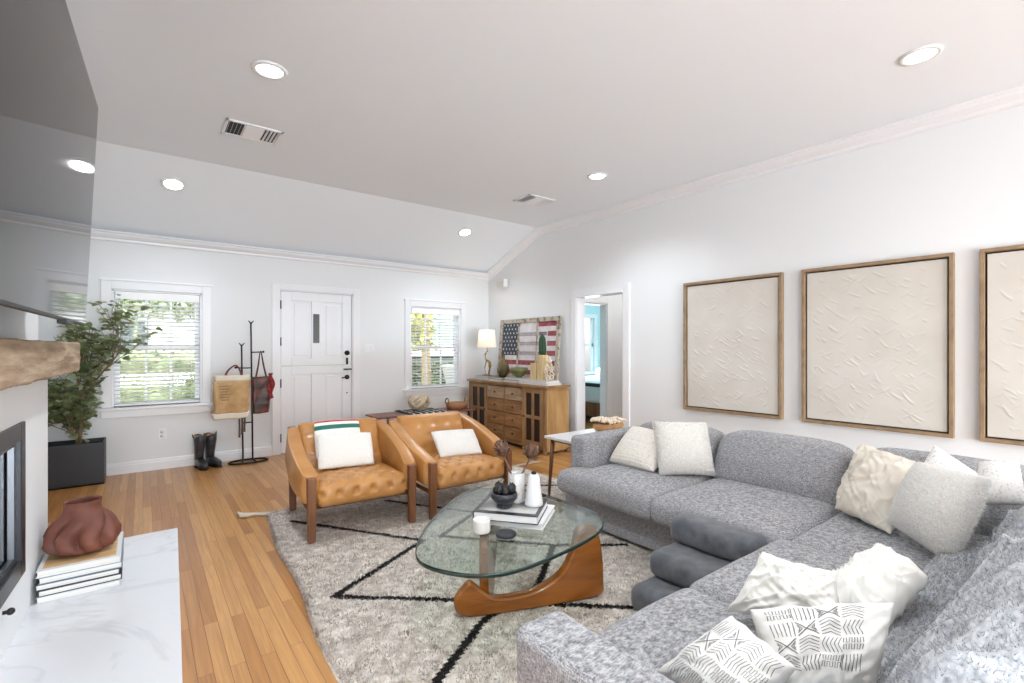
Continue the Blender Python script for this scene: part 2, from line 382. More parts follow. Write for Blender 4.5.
# windows in the far wall
def window(idx, hole, drop=.0, apron=True):
    xa, xb, za, zb = hole
    b = MB(); cw = .085; y = YF
    b.box(xa-cw, xa, y-.02, y+.001, za-.0, zb+cw).box(xb, xb+cw, y-.02, y+.001, za, zb+cw).box(xa, xb, y-.02, y+.001, zb, zb+cw)
    b.box(xa-cw-.012, xb+cw+.012, y-.028, y, zb+cw, zb+cw+.02)
    b.box(xa, xa+.02, y, y+.15, za, zb).box(xb-.02, xb, y, y+.15, za, zb).box(xa, xb, y, y+.15, zb-.02, zb)
    root = struct(build(b, 'window_%d' % idx, TRIM, origin=((xa+xb)/2, y, za), bevel=.003))
    b = MB(); b.box(xa-cw-.03, xb+cw+.03, y-.06, y+.15, za-.03, za).box(xa-cw, xb+cw, y-.018, y, za-.11, za-.03)
    build(b, 'window_sill', TRIM, root, bevel=.004)
    zm = (za+zb)/2-.0
    for nm, z0, z1, yo in (('upper_sash', zm-.02, zb-.02, .10), ('lower_sash', za, zm+.025, .065)):
        b = MB(); s = .045; x0, x1 = xa+.02, xb-.02; ya, yb = y+yo, y+yo+.03
        b.box(x0, x0+s, ya, yb, z0, z1).box(x1-s, x1, ya, yb, z0, z1).box(x0+s, x1-s, ya, yb, z1-s, z1).box(x0+s, x1-s, ya, yb, z0, z0+s)
        for k in (1, 2):
            xm = lerp(x0+s, x1-s, k/3); b.box(xm-.011, xm+.011, ya+.004, yb-.004, z0+s, z1-s)
        build(b, nm, TRIM, root, bevel=.002)
    b = MB(); b.box(xa+.06, xb-.06, y+.113, y+.116, zm, zb-.05).box(xa+.06, xb-.06, y+.078, y+.081, za+.04, zm)
    build(b, 'pane', GLASSW, root)
window(1, WL); window(2, WR)

def blind(hole, label, slack=0):
    xa, xb, za, zb = hole; xa += .025; xb -= .025; y = YF+.035
    t = thing('venetian_blind', label, 'blind', ((xa+xb)/2, y, za), 0, 'white slatted blinds in the far windows')
    b = MB(); b.box(xa, xb, y-.04, y+.02, zb-.105, zb-.022); build(b, 'headrail', SLAT, t, bevel=.006)
    b = MB(); n = int((zb-.12-za-.03)/.043)
    for i in range(n):
        z = za+.045+i*.043; dz = .006
        b.add([(xa, y-.024, z+dz), (xb, y-.024, z+dz), (xb, y+.024, z-dz), (xa, y+.024, z-dz), (xa, y-.024, z+dz+.003), (xb, y-.024, z+dz+.003), (xb, y+.024, z-dz+.003), (xa, y+.024, z-dz+.003)],
              [(0, 3, 2, 1), (4, 5, 6, 7), (0, 1, 5, 4), (1, 2, 6, 5), (2, 3, 7, 6), (3, 0, 4, 7)])
    build(b, 'slats', SLAT, t)
    b = MB(); b.box(xa, xb, y-.025, y+.02, za+.008, za+.028); build(b, 'bottom_rail', SLAT, t, bevel=.003)
    for f in (.1, .9):
        b = MB(); x = lerp(xa, xb, f); b.tube([(x, y-.026, za+.02), (x, y-.026, zb-.06)], .0016, 5); build(b, 'cord', SLAT, t)
    b = MB(); b.tube([(xb-.04, y-.032, zb-.1), (xb-.04, y-.034, zb-.62)], .002, 5)
    build(b, 'pull_cord', SLAT, t)
blind(WL, 'white venetian blind in the window behind the leafy plant')
blind(WR, 'white venetian blind in the window above the bench')

# dutch door
b = MB(); xa, xb, _, zt = DR; cw = .09
b.box(xa-cw, xa, YF-.02, YF+.001, 0, zt+cw-.02).box(xb, xb+cw, YF-.02, YF+.001, 0, zt+cw-.02).box(xa, xb, YF-.02, YF+.001, zt, zt+cw-.02)
b.box(xa-.002, xa+.012, YF, YF+.15, 0, zt).box(xb-.012, xb+.002, YF, YF+.15, 0, zt).box(xa, xb, YF, YF+.15, zt-.012, zt)
door = struct(build(b, 'door_1', TRIM, origin=((xa+xb)/2, YF, 0), bevel=.003))
def leaf(nm, z0, z1, top, bot, mid):
    b = MB(); x0, x1 = xa+.016, xb-.016; y0, y1 = YF+.012, YF+.05; st = .12; xm = (x0+x1)/2
    b.box(x0, x0+st, y0, y1, z0, z1).box(x1-st, x1, y0, y1, z0, z1).box(x0+st, x1-st, y0, y1, z1-top, z1).box(x0+st, x1-st, y0, y1, z0, z0+bot)
    b.box(xm-mid/2, xm+mid/2, y0, y1, z0+bot, z1-top)
    o = build(b, nm, DOORW, door, bevel=.004)
    for (a, c) in ((x0+st, xm-mid/2), (xm+mid/2, x1-st)):
        b = MB(); b.box(a, c, y0+.016, y1-.005, z0+bot, z1-top); b.box(a+.035, c-.035, y0+.008, y1-.006, z0+bot+.035, z1-top-.035)
        build(b, 'panel', DOORW, o, bevel=.006)
    return o
up = leaf('upper_leaf', 1.095, zt-.016, .11, .09, .15); lowl = leaf('lower_leaf', .008, 1.089, .10, .2, .15)
b = MB(); b.box(1.75, 1.826, YF+.004, YF+.02, 1.385, 1.76); o = build(b, 'peep_window', mat('smoked_glass', srgb(74, 76, 78), .12), up, bevel=.003)
for z in (1.86, 1.4):
    b = MB(); b.box(xa+.004, xa+.02, YF+.0, YF+.013, z-.05, z+.05).tube([(xa+.013, YF-.003, z-.052), (xa+.013, YF-.003, z+.052)], .006, 6); build(b, 'hinge', BLACK, up)
for z in (.88, .2):
    b = MB(); b.box(xa+.004, xa+.02, YF+.0, YF+.013, z-.05, z+.05).tube([(xa+.013, YF-.003, z-.052), (xa+.013, YF-.003, z+.052)], .006, 6); build(b, 'hinge', BLACK, lowl)
xk = xb-.075
def disc_y(b, x, z, r, y0, y1, seg=16): b.tube([(x, y0, z), (x, y1, z)], r, seg)
b = MB(); disc_y(b, xk, 1.255, .032, YF+.013, YF-.012); disc_y(b, xk, 1.255, .016, YF-.012, YF-.03); build(b, 'deadbolt', BLACK, up)
b = MB(); b.box(xk-.012, xk+.012, YF-.004, YF+.013, 1.10, 1.19).tube([(xk, YF-.004, 1.15), (xk, YF-.03, 1.13)], .007, 6); build(b, 'latch', BLACK, up)
b = MB(); b.box(xk-.045, xk+.06, YF-.006, YF+.013, 1.025, 1.045); disc_y(b, xk-.01, 1.035, .012, YF, YF-.025); build(b, 'bolt', BLACK, lowl)
b = MB(); disc_y(b, xk, .93, .03, YF+.013, YF-.006); disc_y(b, xk, .93, .011, YF, YF-.05); b.tube([(xk+.005, YF-.048, .93), (xk-.085, YF-.05, .925)], .008, 8); build(b, 'door_handle', BLACK, lowl)
b = MB(); disc_y(b, xk, .72, .009, YF+.013, YF+.004); build(b, 'keyhole', BLACK, lowl)

# doorway casing in the right wall and the hall and bedroom beyond
b = MB(); cw = .09
for ya, yb in ((DW0-cw, DW0), (DW1, DW1+cw)):
    b.prism([(wx(ya)-.02, ya), (wx(ya)+.005, ya), (wx(yb)+.005, yb), (wx(yb)-.02, yb)], 0, DWZ+cw)
b.prism([(wx(DW0)-.02, DW0), (wx(DW0)+.005, DW0), (wx(DW1)+.005, DW1), (wx(DW1)-.02, DW1)], DWZ, DWZ+cw)
for ya, yb in ((DW0-.002, DW0+.018), (DW1-.018, DW1+.002)):
    b.box(wx(ya)-.01, wx(ya)+.14, ya, yb, 0, DWZ)
b.box(4.51, 4.7, DW0, DW1, DWZ-.018, DWZ)
struct(build(b, 'door_2', TRIM, origin=(4.55, 4.16, 0), bevel=.003))
TEAL = mat('teal_wall', srgb(200, 226, 228), .7)
wall_y('wall_hall', 5.0, 5.12, 4.62, 6.9, 2.6, [(5.0, 5.63, 0, 1.99)])
b = MB(); b.box(4.91, 5.0, 4.98, 5.0, 0, 2.08).box(5.63, 5.72, 4.98, 5.0, 0, 2.08).box(5.0, 5.63, 4.98, 5.0, 1.99, 2.08).box(5.612, 5.63, 5.0, 5.12, 0, 1.99).box(5.0, 5.63, 5.0, 5.12, 1.972, 1.99)
struct(build(b, 'door_3', TRIM, bevel=.003))
b = MB(); b.box(4.62, 6.9, 3.2, 3.32, 0, 2.6).box(6.78, 6.9, 3.3, 5.0, 0, 2.6)
struct(build(b, 'wall_hall_side', WHITE))
b = MB(); b.box(4.62, 10, 3.2, 8.3, 2.6, 2.7); struct(build(b, 'ceiling_hall', CEIL))
b = MB(); b.box(9.3, 9.42, 5.12, 7.9, 0, 2.6).box(6.9, 7.02, 3.3, 5.12, 0, 2.6).box(4.64, 4.75, 5.12, 7.9, 0, 2.6)
b.box(6.9, 9.4, 5.0, 5.12, 0, 2.6)
struct(build(b, 'wall_bedroom_side', TEAL))
BW = (7.3, 8.15, .78, 2.0)
wall_y('wall_bedroom', 7.6, 7.75, 4.64, 9.4, 2.6, [BW], TEAL)
b = MB(); xa, xb, za, zb = BW
b.box(xa-.08, xa, 7.58, 7.6, za-.08, zb+.08).box(xb, xb+.08, 7.58, 7.6, za-.08, zb+.08).box(xa, xb, 7.58, 7.6, zb, zb+.08).box(xa-.1, xb+.1, 7.54, 7.6, za-.04, za).box(xa, xb, 7.64, 7.68, 1.36, 1.42).box(xb-.05, xb, 7.64, 7.68, za, zb)
b.box((xa+xb)/2-.012, (xa+xb)/2+.012, 7.64, 7.68, za, zb)
struct(build(b, 'window_3', TRIM))
lamp('hall_fill_light', 'POINT', (5.9, 4.1, 2.2), 9, (1, .97, .93), shadow_soft_size=.2)  # unseen fill added to light the hall beyond the doorway
t = thing('bed', 'bed with pale bedding and dark wooden rail in the bedroom beyond the doorway', 'bed', (7.2, 6.5, 0))
b = MB(); b.box(6.3, 8.3, 5.75, 7.4, .12, .36); build(b, 'bed_frame', WALNUT, t, bevel=.01)
b = MB(); b.rbox(6.28, 8.3, 5.72, 7.4, .34, .72, .08, .12, fn=lambda p, d: (p.x, p.y, p.z+.02*nz(p.x, p.y, 0, 5))); build(b, 'duvet', mat('pale_duvet', srgb(214, 222, 224), .9), t)
b = MB(); b.rbox(6.26, 8.3, 5.70, 7.3, .64, .70, .02, .15); build(b, 'dark_trim_blanket', mat('dark_stripe', srgb(54, 56, 60), .9), t)
b = MB(); b.rbox(7.7, 8.2, 5.9, 7.2, .72, .9, .08, .1); build(b, 'bed_pillow', mat('bed_linen', srgb(235, 238, 238), .9), t)

# ------------------------------------------------------------------ ceiling fittings
LEDM = mat('lit_diffuser', (1, 1, 1, 1), .5, emit=((1, .97, .92, 1), 9))
def can(x, y, z, tilt, label, e=74):
    t = thing('recessed_light', label, 'ceiling light', (x, y, z), 0, 'recessed ceiling lights')
    R = Matrix.Rotation(tilt, 4, 'X')
    b = MB(); b.T = R; b.lathe([(.072, -.001), (.078, -.012), (.1, -.008), (.102, 0)], seg=32); build(b, 'trim_ring', TRIM, t, local=True)
    b = MB(); b.T = R; b.lathe([(.0005, -.006), (.073, -.006), (.073, -.001)], seg=24); build(b, 'diffuser', LEDM, t, local=True)
    lamp('recessed_light_beam', 'SPOT', (x, y, z-.03), e, (.87, .945, 1), spot_size=math.radians(140), spot_blend=.8, shadow_soft_size=.07).parent = None
sl = math.atan2(ZC-ZE, YF-YK); zs = lambda y: ZC-(y-YK)*(ZC-ZE)/(YF-YK)
can(.62, 3.27, ZC, 0, 'round recessed ceiling light nearest the television')
can(3.606, .80, ZC, 0, 'round recessed ceiling light at the right above the sofa corner', 7)
can(3.59, 3.31, ZC, 0, 'round recessed ceiling light between the vent and the right wall crown', 50)
can(.23, 5.62, zs(5.62), -sl, 'small recessed light on the sloped ceiling above the leafy plant', 25)
can(3.47, 5.60, zs(5.60), -sl, 'small recessed light on the sloped ceiling near the right window', 34)
can(.62, .80, ZC, 0, 'round recessed ceiling light above the hearth, out of view overhead', 85)
can(.62, -1.7, ZC, 0, 'added recessed ceiling light, unseen behind the camera on the fireplace side', 95)  # added to light the pillows and floor from above
can(3.6, -1.7, ZC, 0, 'added recessed ceiling light, unseen behind the camera on the canvas wall side', 15)  # weaker twin, likewise added for more light on the room
def vent(x, y, label):
    t = thing('ceiling_vent', label, 'vent', (x, y, ZC), 0, 'ceiling vents')
    b = MB(); w_, h_ = .20, .15
    b.box(-w_, w_, -h_, -h_+.022, -.012, 0).box(-w_, w_, h_-.022, h_, -.012, 0).box(-w_, -w_+.022, -h_, h_, -.012, 0).box(w_-.022, w_, -h_, h_, -.012, 0)
    b.box(-.07, -.062, -h_, h_, -.01, 0).box(.062, .07, -h_, h_, -.01, 0)
    build(b, 'frame', TRIM, t, local=True, bevel=.002)
    b = MB(); b.box(-w_+.01, w_-.01, -h_+.01, h_-.01, -.002, -.0005); build(b, 'backing', mat('vent_dark', srgb(60, 60, 58), .8), t, local=True)
    b = MB()
    for sx in (-1, 1):
        for k in range(4):
            x0 = sx*(.088+k*.026); b.add([(x0-.003, -h_+.02, -.003), (x0-.003, h_-.02, -.003), (x0+.007*sx, h_-.02, -.014), (x0+.007*sx, -h_+.02, -.014)], [(0, 1, 2, 3)])
    for k in range(9):
        y0 = -h_+.035+k*.029; b.add([(-.06, y0, -.003), (.06, y0, -.003), (.06, y0+.018, -.013), (-.06, y0+.018, -.013)], [(0, 1, 2, 3)])
    build(b, 'louvers', TRIM, t, local=True, solid=.0015)
vent(.69, 4.29, 'white ceiling vent between the two left recessed lights')
vent(3.60, 4.29, 'white ceiling vent near the crown of the right wall')

# small wall fittings
t = thing('light_switch', 'white double switch plate on the wall right of the white door', 'switch', (2.485, YF, 1.26))
b = MB(); b.box(-.075, .075, -.006, 0, 0, .115); build(b, 'plate', TRIM, t, local=True, bevel=.003)
for x in (-.035, .035):
    b = MB(); b.box(x-.016, x+.016, -.01, -.005, .025, .09); build(b, 'rocker', TRIM, t, local=True, bevel=.002)
t = thing('wall_outlet', 'white wall outlet low between the plant and the boots', 'outlet', (.165, YF, .325))
b = MB(); b.box(-.036, .036, -.006, 0, 0, .115); build(b, 'plate', TRIM, t, local=True, bevel=.003)
for z in (.036, .078):
    b = MB(); disc_y(b, 0, z, .016, -.004, -.009); build(b, 'socket', mat('socket_grey', srgb(205, 205, 206), .5), t, local=True)
t = thing('wall_camera', 'small beige wall-mounted box high in the corner by the right window', 'security camera', (4.49, 6.1, 2.27))
b = MB(); b.box(-.09, -.02, -.12, .08, -.0, .085); build(b, 'housing', mat('beige_plastic', srgb(206, 202, 192), .5), t, local=True, bevel=.012)
b = MB(); b.box(-.03, .01, -.03, .03, .02, .09); build(b, 'bracket', TRIM, t, local=True, bevel=.004)
b = MB(); b.box(-.10, -.02, -.135, -.12, -.01, .11); build(b, 'end_plate', TRIM, t, local=True, bevel=.004)

# ------------------------------------------------------------------ fireplace wall, hearth, mantel, television
FK = .0388
def fx(y): return -.452+FK*(y-3.435)      # face of the fireplace, slightly angled
def fbox(b, o0, o1, y0, y1, z0, z1, mi=0):
    """box whose long faces follow the fireplace; o = distance in front of its face"""
    vs = [(fx(y)+o, y, z) for o in (o0, o1) for y in (y0, y1) for z in (z0, z1)]
    return b.add(vs, [(0, 1, 3, 2), (4, 6, 7, 5), (0, 4, 5, 1), (2, 3, 7, 6), (0, 2, 6, 4), (1, 5, 7, 3)], False, mi)
FE = 3.84
fp = thing('fireplace', 'white fireplace with black framed glass and marble hearth on the left wall', 'fireplace', (fx(2.5), 2.5, 0))
b = MB()
fbox(b, -.42, 0, 3.26, FE, 0, 1.30); fbox(b, -.42, 0, 1.2, 1.95, 0, 1.30); fbox(b, -.42, 0, 1.95, 3.26, .97, 1.30); fbox(b, -.42, 0, 1.95, 3.26, 0, .25)
fbox(b, -.42, -.035, 1.2, FE-.03, 1.30, ZC+.02)
build(b, 'surround', WHITE, fp)
b = MB(); fbox(b, .0, .62, 1.3, 4.27, .0, .014); build(b, 'hearth_slab', MARBLE, fp, bevel=.002)
WOODM = mat('weathered_beam', srgb(138, 114, 90), .8, col2=srgb(186, 164, 138), vs=11, vstretch=(1, .22, 1.6), detail=10, bump=(22, .7, .012))
b = MB(); y0, y1 = 1.35, 4.0
for_n = 60
def beamf(p, d):
    n_ = .006*nz(p.x, p.y, p.z, 9)+.004*nz(p.x*3, p.y*2, p.z*3, 12)
    return (p.x+fx(p.y)+d.x*n_, p.y+d.y*n_*2, p.z+d.z*n_)
b.rbox(-.0, .122, y0, y1, 1.178, 1.353, .012, .03, fn=beamf); build(b, 'mantel', WOODM, fp)
b = MB()
for (a, c, z0, z1) in ((3.18, 3.26, .25, .97), (1.95, 2.03, .25, .97), (2.03, 3.18, .89, .97), (2.03, 3.18, .25, .33)): fbox(b, -.02, .012, a, c, z0, z1)
fo = build(b, 'firebox_frame', mat('firebox_black', srgb(38, 40, 46), .35), fp, bevel=.004)
b = MB()
for (a, c, z0, z1) in ((3.155, 3.18, .33, .89), (2.03, 3.155, .865, .89), (2.03, 3.155, .33, .35)): fbox(b, -.03, -.008, a, c, z0, z1)
build(b, 'inner_rim', mat('grey_steel', srgb(120, 122, 126), .35, .8), fo)
b = MB(); fbox(b, -.04, -.036, 2.0, 3.2, .3, .92); build(b, 'firebox_glass', mat('firebox_glass', srgb(40, 42, 46), .04, spec=1.0), fo)
b = MB(); b.tube([(fx(2.93), 2.93, .2), (fx(2.93)+.02, 2.93, .2)], .008, 10).ball((fx(2.93)+.024, 2.93, .2), .015); build(b, 'damper_knob', BLACK, fo)

TVM = mat('tv_screen', srgb(24, 23, 23), .05, spec=.22)
kt = 2.6; ty1 = 3.46; ty0 = 1.33
tv = thing('television', 'large wall-mounted flat television above the wooden mantel', 'television', (fx(2.4)+.1, 2.4, 1.44))
def tvx(y, z): return fx(y)+.203+(z-1.44)*.045
def tvbox(b, o0, o1, y0, y1, z0, z1):
    vs = [(tvx(y, z)+o, y, z) for o in (o0, o1) for y in (y0, y1) for z in (z0, z1)]
    return b.add(vs, [(0, 1, 3, 2), (4, 6, 7, 5), (0, 4, 5, 1), (2, 3, 7, 6), (0, 2, 6, 4), (1, 5, 7, 3)])
b = MB(); tvbox(b, -.018, 0, ty0, ty1, 1.44, 2.63); build(b, 'housing', BLACK, tv, bevel=.004)
b = MB(); tvbox(b, .0005, .002, ty0+.008, ty1-.006, 1.452, 2.624); build(b, 'screen', TVM, tv)
b = MB(); tvbox(b, -.02, .012, 2.82, 2.98, 1.425, 1.445); build(b, 'sensor_bar', BLACK, tv, bevel=.004)
b = MB(); fbox(b, -.04, .19, 2.2, 2.6, 1.8, 2.2); build(b, 'wall_mount', BLACK, tv)

# books and vase on the hearth
bw = mat('page_paper', srgb(236, 233, 226), .9, col2=srgb(214, 210, 202), vs=60, vstretch=(.05, .05, 8))
def book(x0, x1, y0, y1, z0, z1, cover, label, group, spine='y0', rz=0, topmat=None, pages=bw, cat='book'):
    cx, cy = (x0+x1)/2, (y0+y1)/2; t = thing('book', label, cat, (cx, cy, z0), rz, group)
    a, c, h = (x1-x0)/2, (y1-y0)/2, z1-z0; th = min(.004, h*.14)
    b = MB(); b.box(-a, a, -c, c, 0, th).box(-a, a, -c, c, h-th, h)
    if spine == 'y0': b.box(-a, a, -c, -c+th, th, h-th)
    elif spine == 'x1': b.box(a-th, a, -c, c, th, h-th)
    elif spine == 'x0': b.box(-a, -a+th, -c, c, th, h-th)
    else: b.box(-a, a, c-th, c, th, h-th)
    o = build(b, 'cover', cover, t, local=True, bevel=.001)
    b = MB(); e = .005; b.box(-a+e, a-e, -c+e, c-e, th, h-th); build(b, 'pages', pages, t, local=True)
    if topmat:
        b = MB(); b.box(-a+.02, a-.02, -c+.03, c-.02, h, h+.0008); build(b, 'cover_picture', topmat, t, local=True)
    return t
cw_, cb_, cg_ = mat('white_cover', srgb(222, 222, 220), .4), mat('blue_grey_cover', srgb(122, 134, 150), .45), mat('dark_cover', srgb(44, 48, 58), .4)
wp = mat('wood_picture', srgb(196, 158, 108), .5, col2=srgb(222, 188, 140), vs=6, vstretch=(.6, 6, 1))
cl_ = mat('pale_grey_cover', srgb(198, 202, 206), .45)
hb = [(0.014, .048, cl_, 'pale grey', 'bottommost of the hearth stack'), (.048, .08, cg_, 'dark-backed', 'second from the bottom of the hearth stack'), (.08, .112, cg_, 'white-paged dark covered', 'in the middle of the hearth stack'), (.112, .146, cb_, 'blue-grey', 'second from the top of the hearth stack'), (.146, .18, cw_, 'white with a wood-toned cover', 'topmost of the hearth stack, under the brown vase')]
for i, (z0, z1, m_, nm, pos) in enumerate(hb):
    j = (.0, .004, -.003, .006, 0)[i]
    book(-.432+j, -.098+j, 3.42, 3.86, z0+.0005, z1, m_, 'large %s book %s' % (nm, pos), 'books stacked on the hearth', 'x1', .012*(i % 2)-.004, topmat=wp if i == 4 else None)
TERR = mat('terracotta_brown', srgb(92, 50, 38), .62, col2=srgb(122, 70, 54), vs=7, bump=(40, .35, .003))
def vf(p, a, r, z):
    cx, cy = -.268, 3.62; k = max(0, min(1, (.225-z)/.16)); low = max(0, 1-z/.09)
    lobe = abs(math.sin(a*4.5+1.3*math.sin(z*18)+.5*math.sin(a*2)))**.55
    rr = r*(1-.46*k*(1-lobe)*(1.1 if z > .05 else .7))+.012*k*nz(math.cos(a), math.sin(a), z*8, 3)
    return (cx+rr*.94*math.cos(a), cy+rr*.86*math.sin(a), .181+(p[2]-.181)*1.02+.012*low*lobe)
b = MB(); prof = [(0.001, .0), (.10, .0), (.145, .012), (.166, .035), (.178, .07), (.176, .11), (.162, .15), (.136, .185), (.108, .21), (.09, .228), (.084, .25), (.088, .278), (.089, .282), (.08, .278), (.076, .25), (.076, .22), (.001, .18)]
ps = []
for i in range(len(prof)-1):
    for k in range(3): ps.append((lerp(prof[i][0], prof[i+1][0], k/3), lerp(prof[i][1], prof[i+1][1], k/3)))
ps.append(prof[-1])
b.lathe(ps, (-.268, 3.62, .181), 108, fn=vf)
tag(build(b, 'vase', TERR), 'brown folded clay vase standing on the hearth books', 'vase')

# ------------------------------------------------------------------ potted tree by the left window
pt = thing('potted_tree', 'tall leafy potted tree in a black rectangular planter by the left window', 'potted plant', (-.54, 6.33, 0))
b = MB(); x0, x1, y0, y1, h = -.80, -.30, 6.15, 6.49, .405; th = .015
b.box(x0, x1, y0, y0+th, 0, h).box(x0, x1, y1-th, y1, 0, h).box(x0, x0+th, y0+th, y1-th, 0, h).box(x1-th, x1, y0+th, y1-th, 0, h).box(x0, x1, y0, y1, 0, .02)
build(b, 'planter', BLKP, pt, bevel=.004)
b = MB(); b.rbox(x0+th, x1-th, y0+th, y1-th, .3, .365, .01, .04, fn=lambda p, d: (p.x, p.y, p.z+.02*nz(p.x, p.y, 0, 12))); build(b, 'soil', mat('soil', srgb(30, 26, 22), .95), pt)
LEAFM = mat('leaf_green', srgb(108, 124, 74), .45, col2=srgb(172, 184, 142), vs=7, spec=.4)
BARK = mat('bark', srgb(118, 98, 72), .8, col2=srgb(150, 130, 100), vs=30)
b = MB(); lv = MB(); R_ = random.Random(5)
tips = []
def branch(p, d, ln, r, lev):
    pts = [Vector(p)]; d = Vector(d).normalized(); n = 6
    for i in range(n):
        d = (d+Vector((R_.uniform(-.16, .16), R_.uniform(-.16, .16), R_.uniform(-.03, .12)))).normalized(); q = pts[-1]+d*ln/n
        q.x = max(-.84, q.x); q.y = min(6.40, q.y); pts.append(q)
    b.tube([tuple(q) for q in pts], [max(.0025, r*(1-.6*i/n)) for i in range(n+1)], 6)
    if lev < 2:
        for k in range(5 if lev == 0 else 4):
            f = R_.uniform(.25, 1) if lev else R_.uniform(.3, 1); q = pts[min(n, int(f*n))]; a = R_.uniform(0, 2*PI)
            nd = (d*.9+Vector((math.cos(a), math.sin(a), .35))*.75); branch(q, nd, ln*(.58 if lev == 0 else .6), r*.5, lev+1)
    if lev >= 1:
        for q in pts[1:]:
            for _ in range(3 if lev == 2 else 2): tips.append((q+Vector((R_.uniform(-.02, .02), R_.uniform(-.02, .02), R_.uniform(-.02, .02))), d))
b.tube([(-.50, 6.3, .33), (-.505, 6.3, .5), (-.49, 6.29, .66), (-.47, 6.29, .82)], [.022, .02, .018, .014], 8)
for (px_, py_, z_, dx, dy, ln) in ((-.48, 6.29, .78, .12, -.06, .68), (-.49, 6.29, .66, -.16, -.10, .66), (-.47, 6.29, .8, .30, -.14, .72), (-.50, 6.28, .5, -.42, -.05, .55), (-.50, 6.27, .5, .32, -.15, .42), (-.5, 6.26, .4, -.2, -.3, .40), (-.5, 6.26, .42, -.6, -.1, .42), (-.48, 6.26, .4, .2, -.35, .3)):
    branch((px_, py_, z_), (dx, dy, 1), ln, .010, 0)
def add_leaf(lv, q, d, s):
    a = R_.uniform(0, 2*PI); out = Vector((math.cos(a), math.sin(a), R_.uniform(-.4, .6))).normalized()
    side = out.cross(Vector((0, 0, 1))).normalized(); side = (side+Vector((0, 0, R_.uniform(-.7, .7)))).normalized(); up = side.cross(out)
    c = q+out*.02; vs = [tuple(c)]; 
    for (u_, v_) in ((.25, .42), (.62, .5), (.9, .3), (1.05, 0), (.9, -.3), (.62, -.5), (.25, -.42)):
        vs.append(tuple(c+out*s*u_+side*s*v_*.95+up*s*.18*abs(v_)*2-up*s*.1*u_*u_))
    vs.append(tuple(c+out*s*.6)); lv.add(vs, [(0, 1, 8), (1, 2, 8), (2, 3, 8), (3, 4, 8), (4, 5, 8), (5, 6, 8), (6, 7, 8), (7, 0, 8)], True)
R_.shuffle(tips)
for (q, d) in tips[:1050]:
    if q.z > .3 and q.y < 6.43: add_leaf(lv, q, d, R_.uniform(.052, .085))
build(b, 'branches', BARK, pt)
translucify(LEAFM, .3)
o = build(lv, 'foliage', LEAFM, pt); o['kind'] = 'stuff'

# ------------------------------------------------------------------ boots
BOOT = mat('black_boot_leather', srgb(34, 35, 38), .28, col2=srgb(58, 60, 66), vs=12, spec=.6)
def boot_geo(name, label, loc, rz):
    t = thing(name, label, 'boot', loc, rz, 'black boots by the wall')
    t.scale = (.92, .92, .9)
    b = MB(); b.lathe([(.05, .10), (.052, .16), (.058, .24), (.066, .33), (.069, .39), (.064, .39), (.06, .33), (.05, .2), (.04, .12)], (0, .03, 0), 28,
        fn=lambda p, a, r, z: (p[0]*.92, .03+(p[1]-.03)*1.1+.01*math.sin(z*14), p[2]+(.03*(abs(math.sin(a))**2-.5) if z > .35 else 0)))
    build(b, 'shaft', BOOT, t, local=True)
    def ff(p, d):
        y = p.y; tt = max(0, min(1, (.07-y)/.27)); wv = lerp(.9, 1.05, math.sin(tt*PI)) * (1-.62*max(0, (tt-.72)/.28)**2)
        z = p.z if p.z < .03 else .03+(p.z-.03)*lerp(1, .38, tt**1.1)
        return (p.x*wv, y, z)
    b = MB(); b.rbox(-.045, .045, -.20, .08, .018, .135, .035, .02, fn=ff); build(b, 'foot', BOOT, t, local=True)
    b = MB(); b.prism([(x*.047*(1-.6*max(0, (s-.72)/.28)**2), .08-.285*s) for s, x in [(0, -1), (.2, -1), (.35, -.85), (.6, -1), (.8, -1), (.93, -.9), (1, -.4), (1, .4), (.93, .9), (.8, 1), (.6, 1), (.35, .85), (.2, 1), (0, 1)]], .008, .022)
    b.box(-.036, .036, .005, .078, 0, .012); build(b, 'sole', BLACK, t, local=True)
    for s in (-1, 1):
        b = MB(); b.tube([(s*.06, .02, .37), (s*.072, .03, .41), (s*.06, .045, .37)], .006, 6); build(b, 'pull_strap', BOOT, t, local=True)
    b = MB(); b.lathe([(.0605, .385), (.0575, .3), (.001, .28)], (0, .033, .004), 20); build(b, 'lining', mat('tan_lining', srgb(186, 134, 84), .7), t, local=True)
boot_geo('boot', 'black leather boot with tan lining, the one nearer the left window', (.50, 6.31, 0), .2)
boot_geo('boot', 'black leather boot nearer the coat stand', (.612, 6.36, 0), .38)

# ------------------------------------------------------------------ coat stand with bags
cs = thing('coat_stand', 'black metal coat stand with a tall and a short pole on a ring base', 'coat stand', (1.0, 6.3, 0))
b = MB(); ring = [(0.97+.20*math.cos(a), 6.3+.11*math.sin(a), .012) for a in [2*PI*i/40 for i in range(41)]]
b.tube(ring, .011, 8, caps=False).tube([(.89, 6.19, .012), (.915, 6.3, .03), (.89, 6.41, .012)], .009, 8).tube([(1.04, 6.19, .012), (1.015, 6.3, .03), (1.04, 6.41, .012)], .009, 8)
build(b, 'ring_base', BLACK, cs)
b = MB(); b.tube([(1.015, 6.3, .02), (.995, 6.3, 1.62)], .009, 8); b.tube([(.995, 6.3, 1.60), (.97, 6.285, 1.635)], .006, 6).tube([(.995, 6.3, 1.60), (1.02, 6.285, 1.635)], .006, 6); build(b, 'tall_pole', BLACK, cs)
b = MB(); b.tube([(.915, 6.3, .02), (.90, 6.3, 1.36)], .009, 8); b.tube([(.90, 6.3, 1.34), (.875, 6.285, 1.375)], .006, 6).tube([(.90, 6.3, 1.34), (.925, 6.285, 1.375)], .006, 6); build(b, 'short_pole', BLACK, cs)
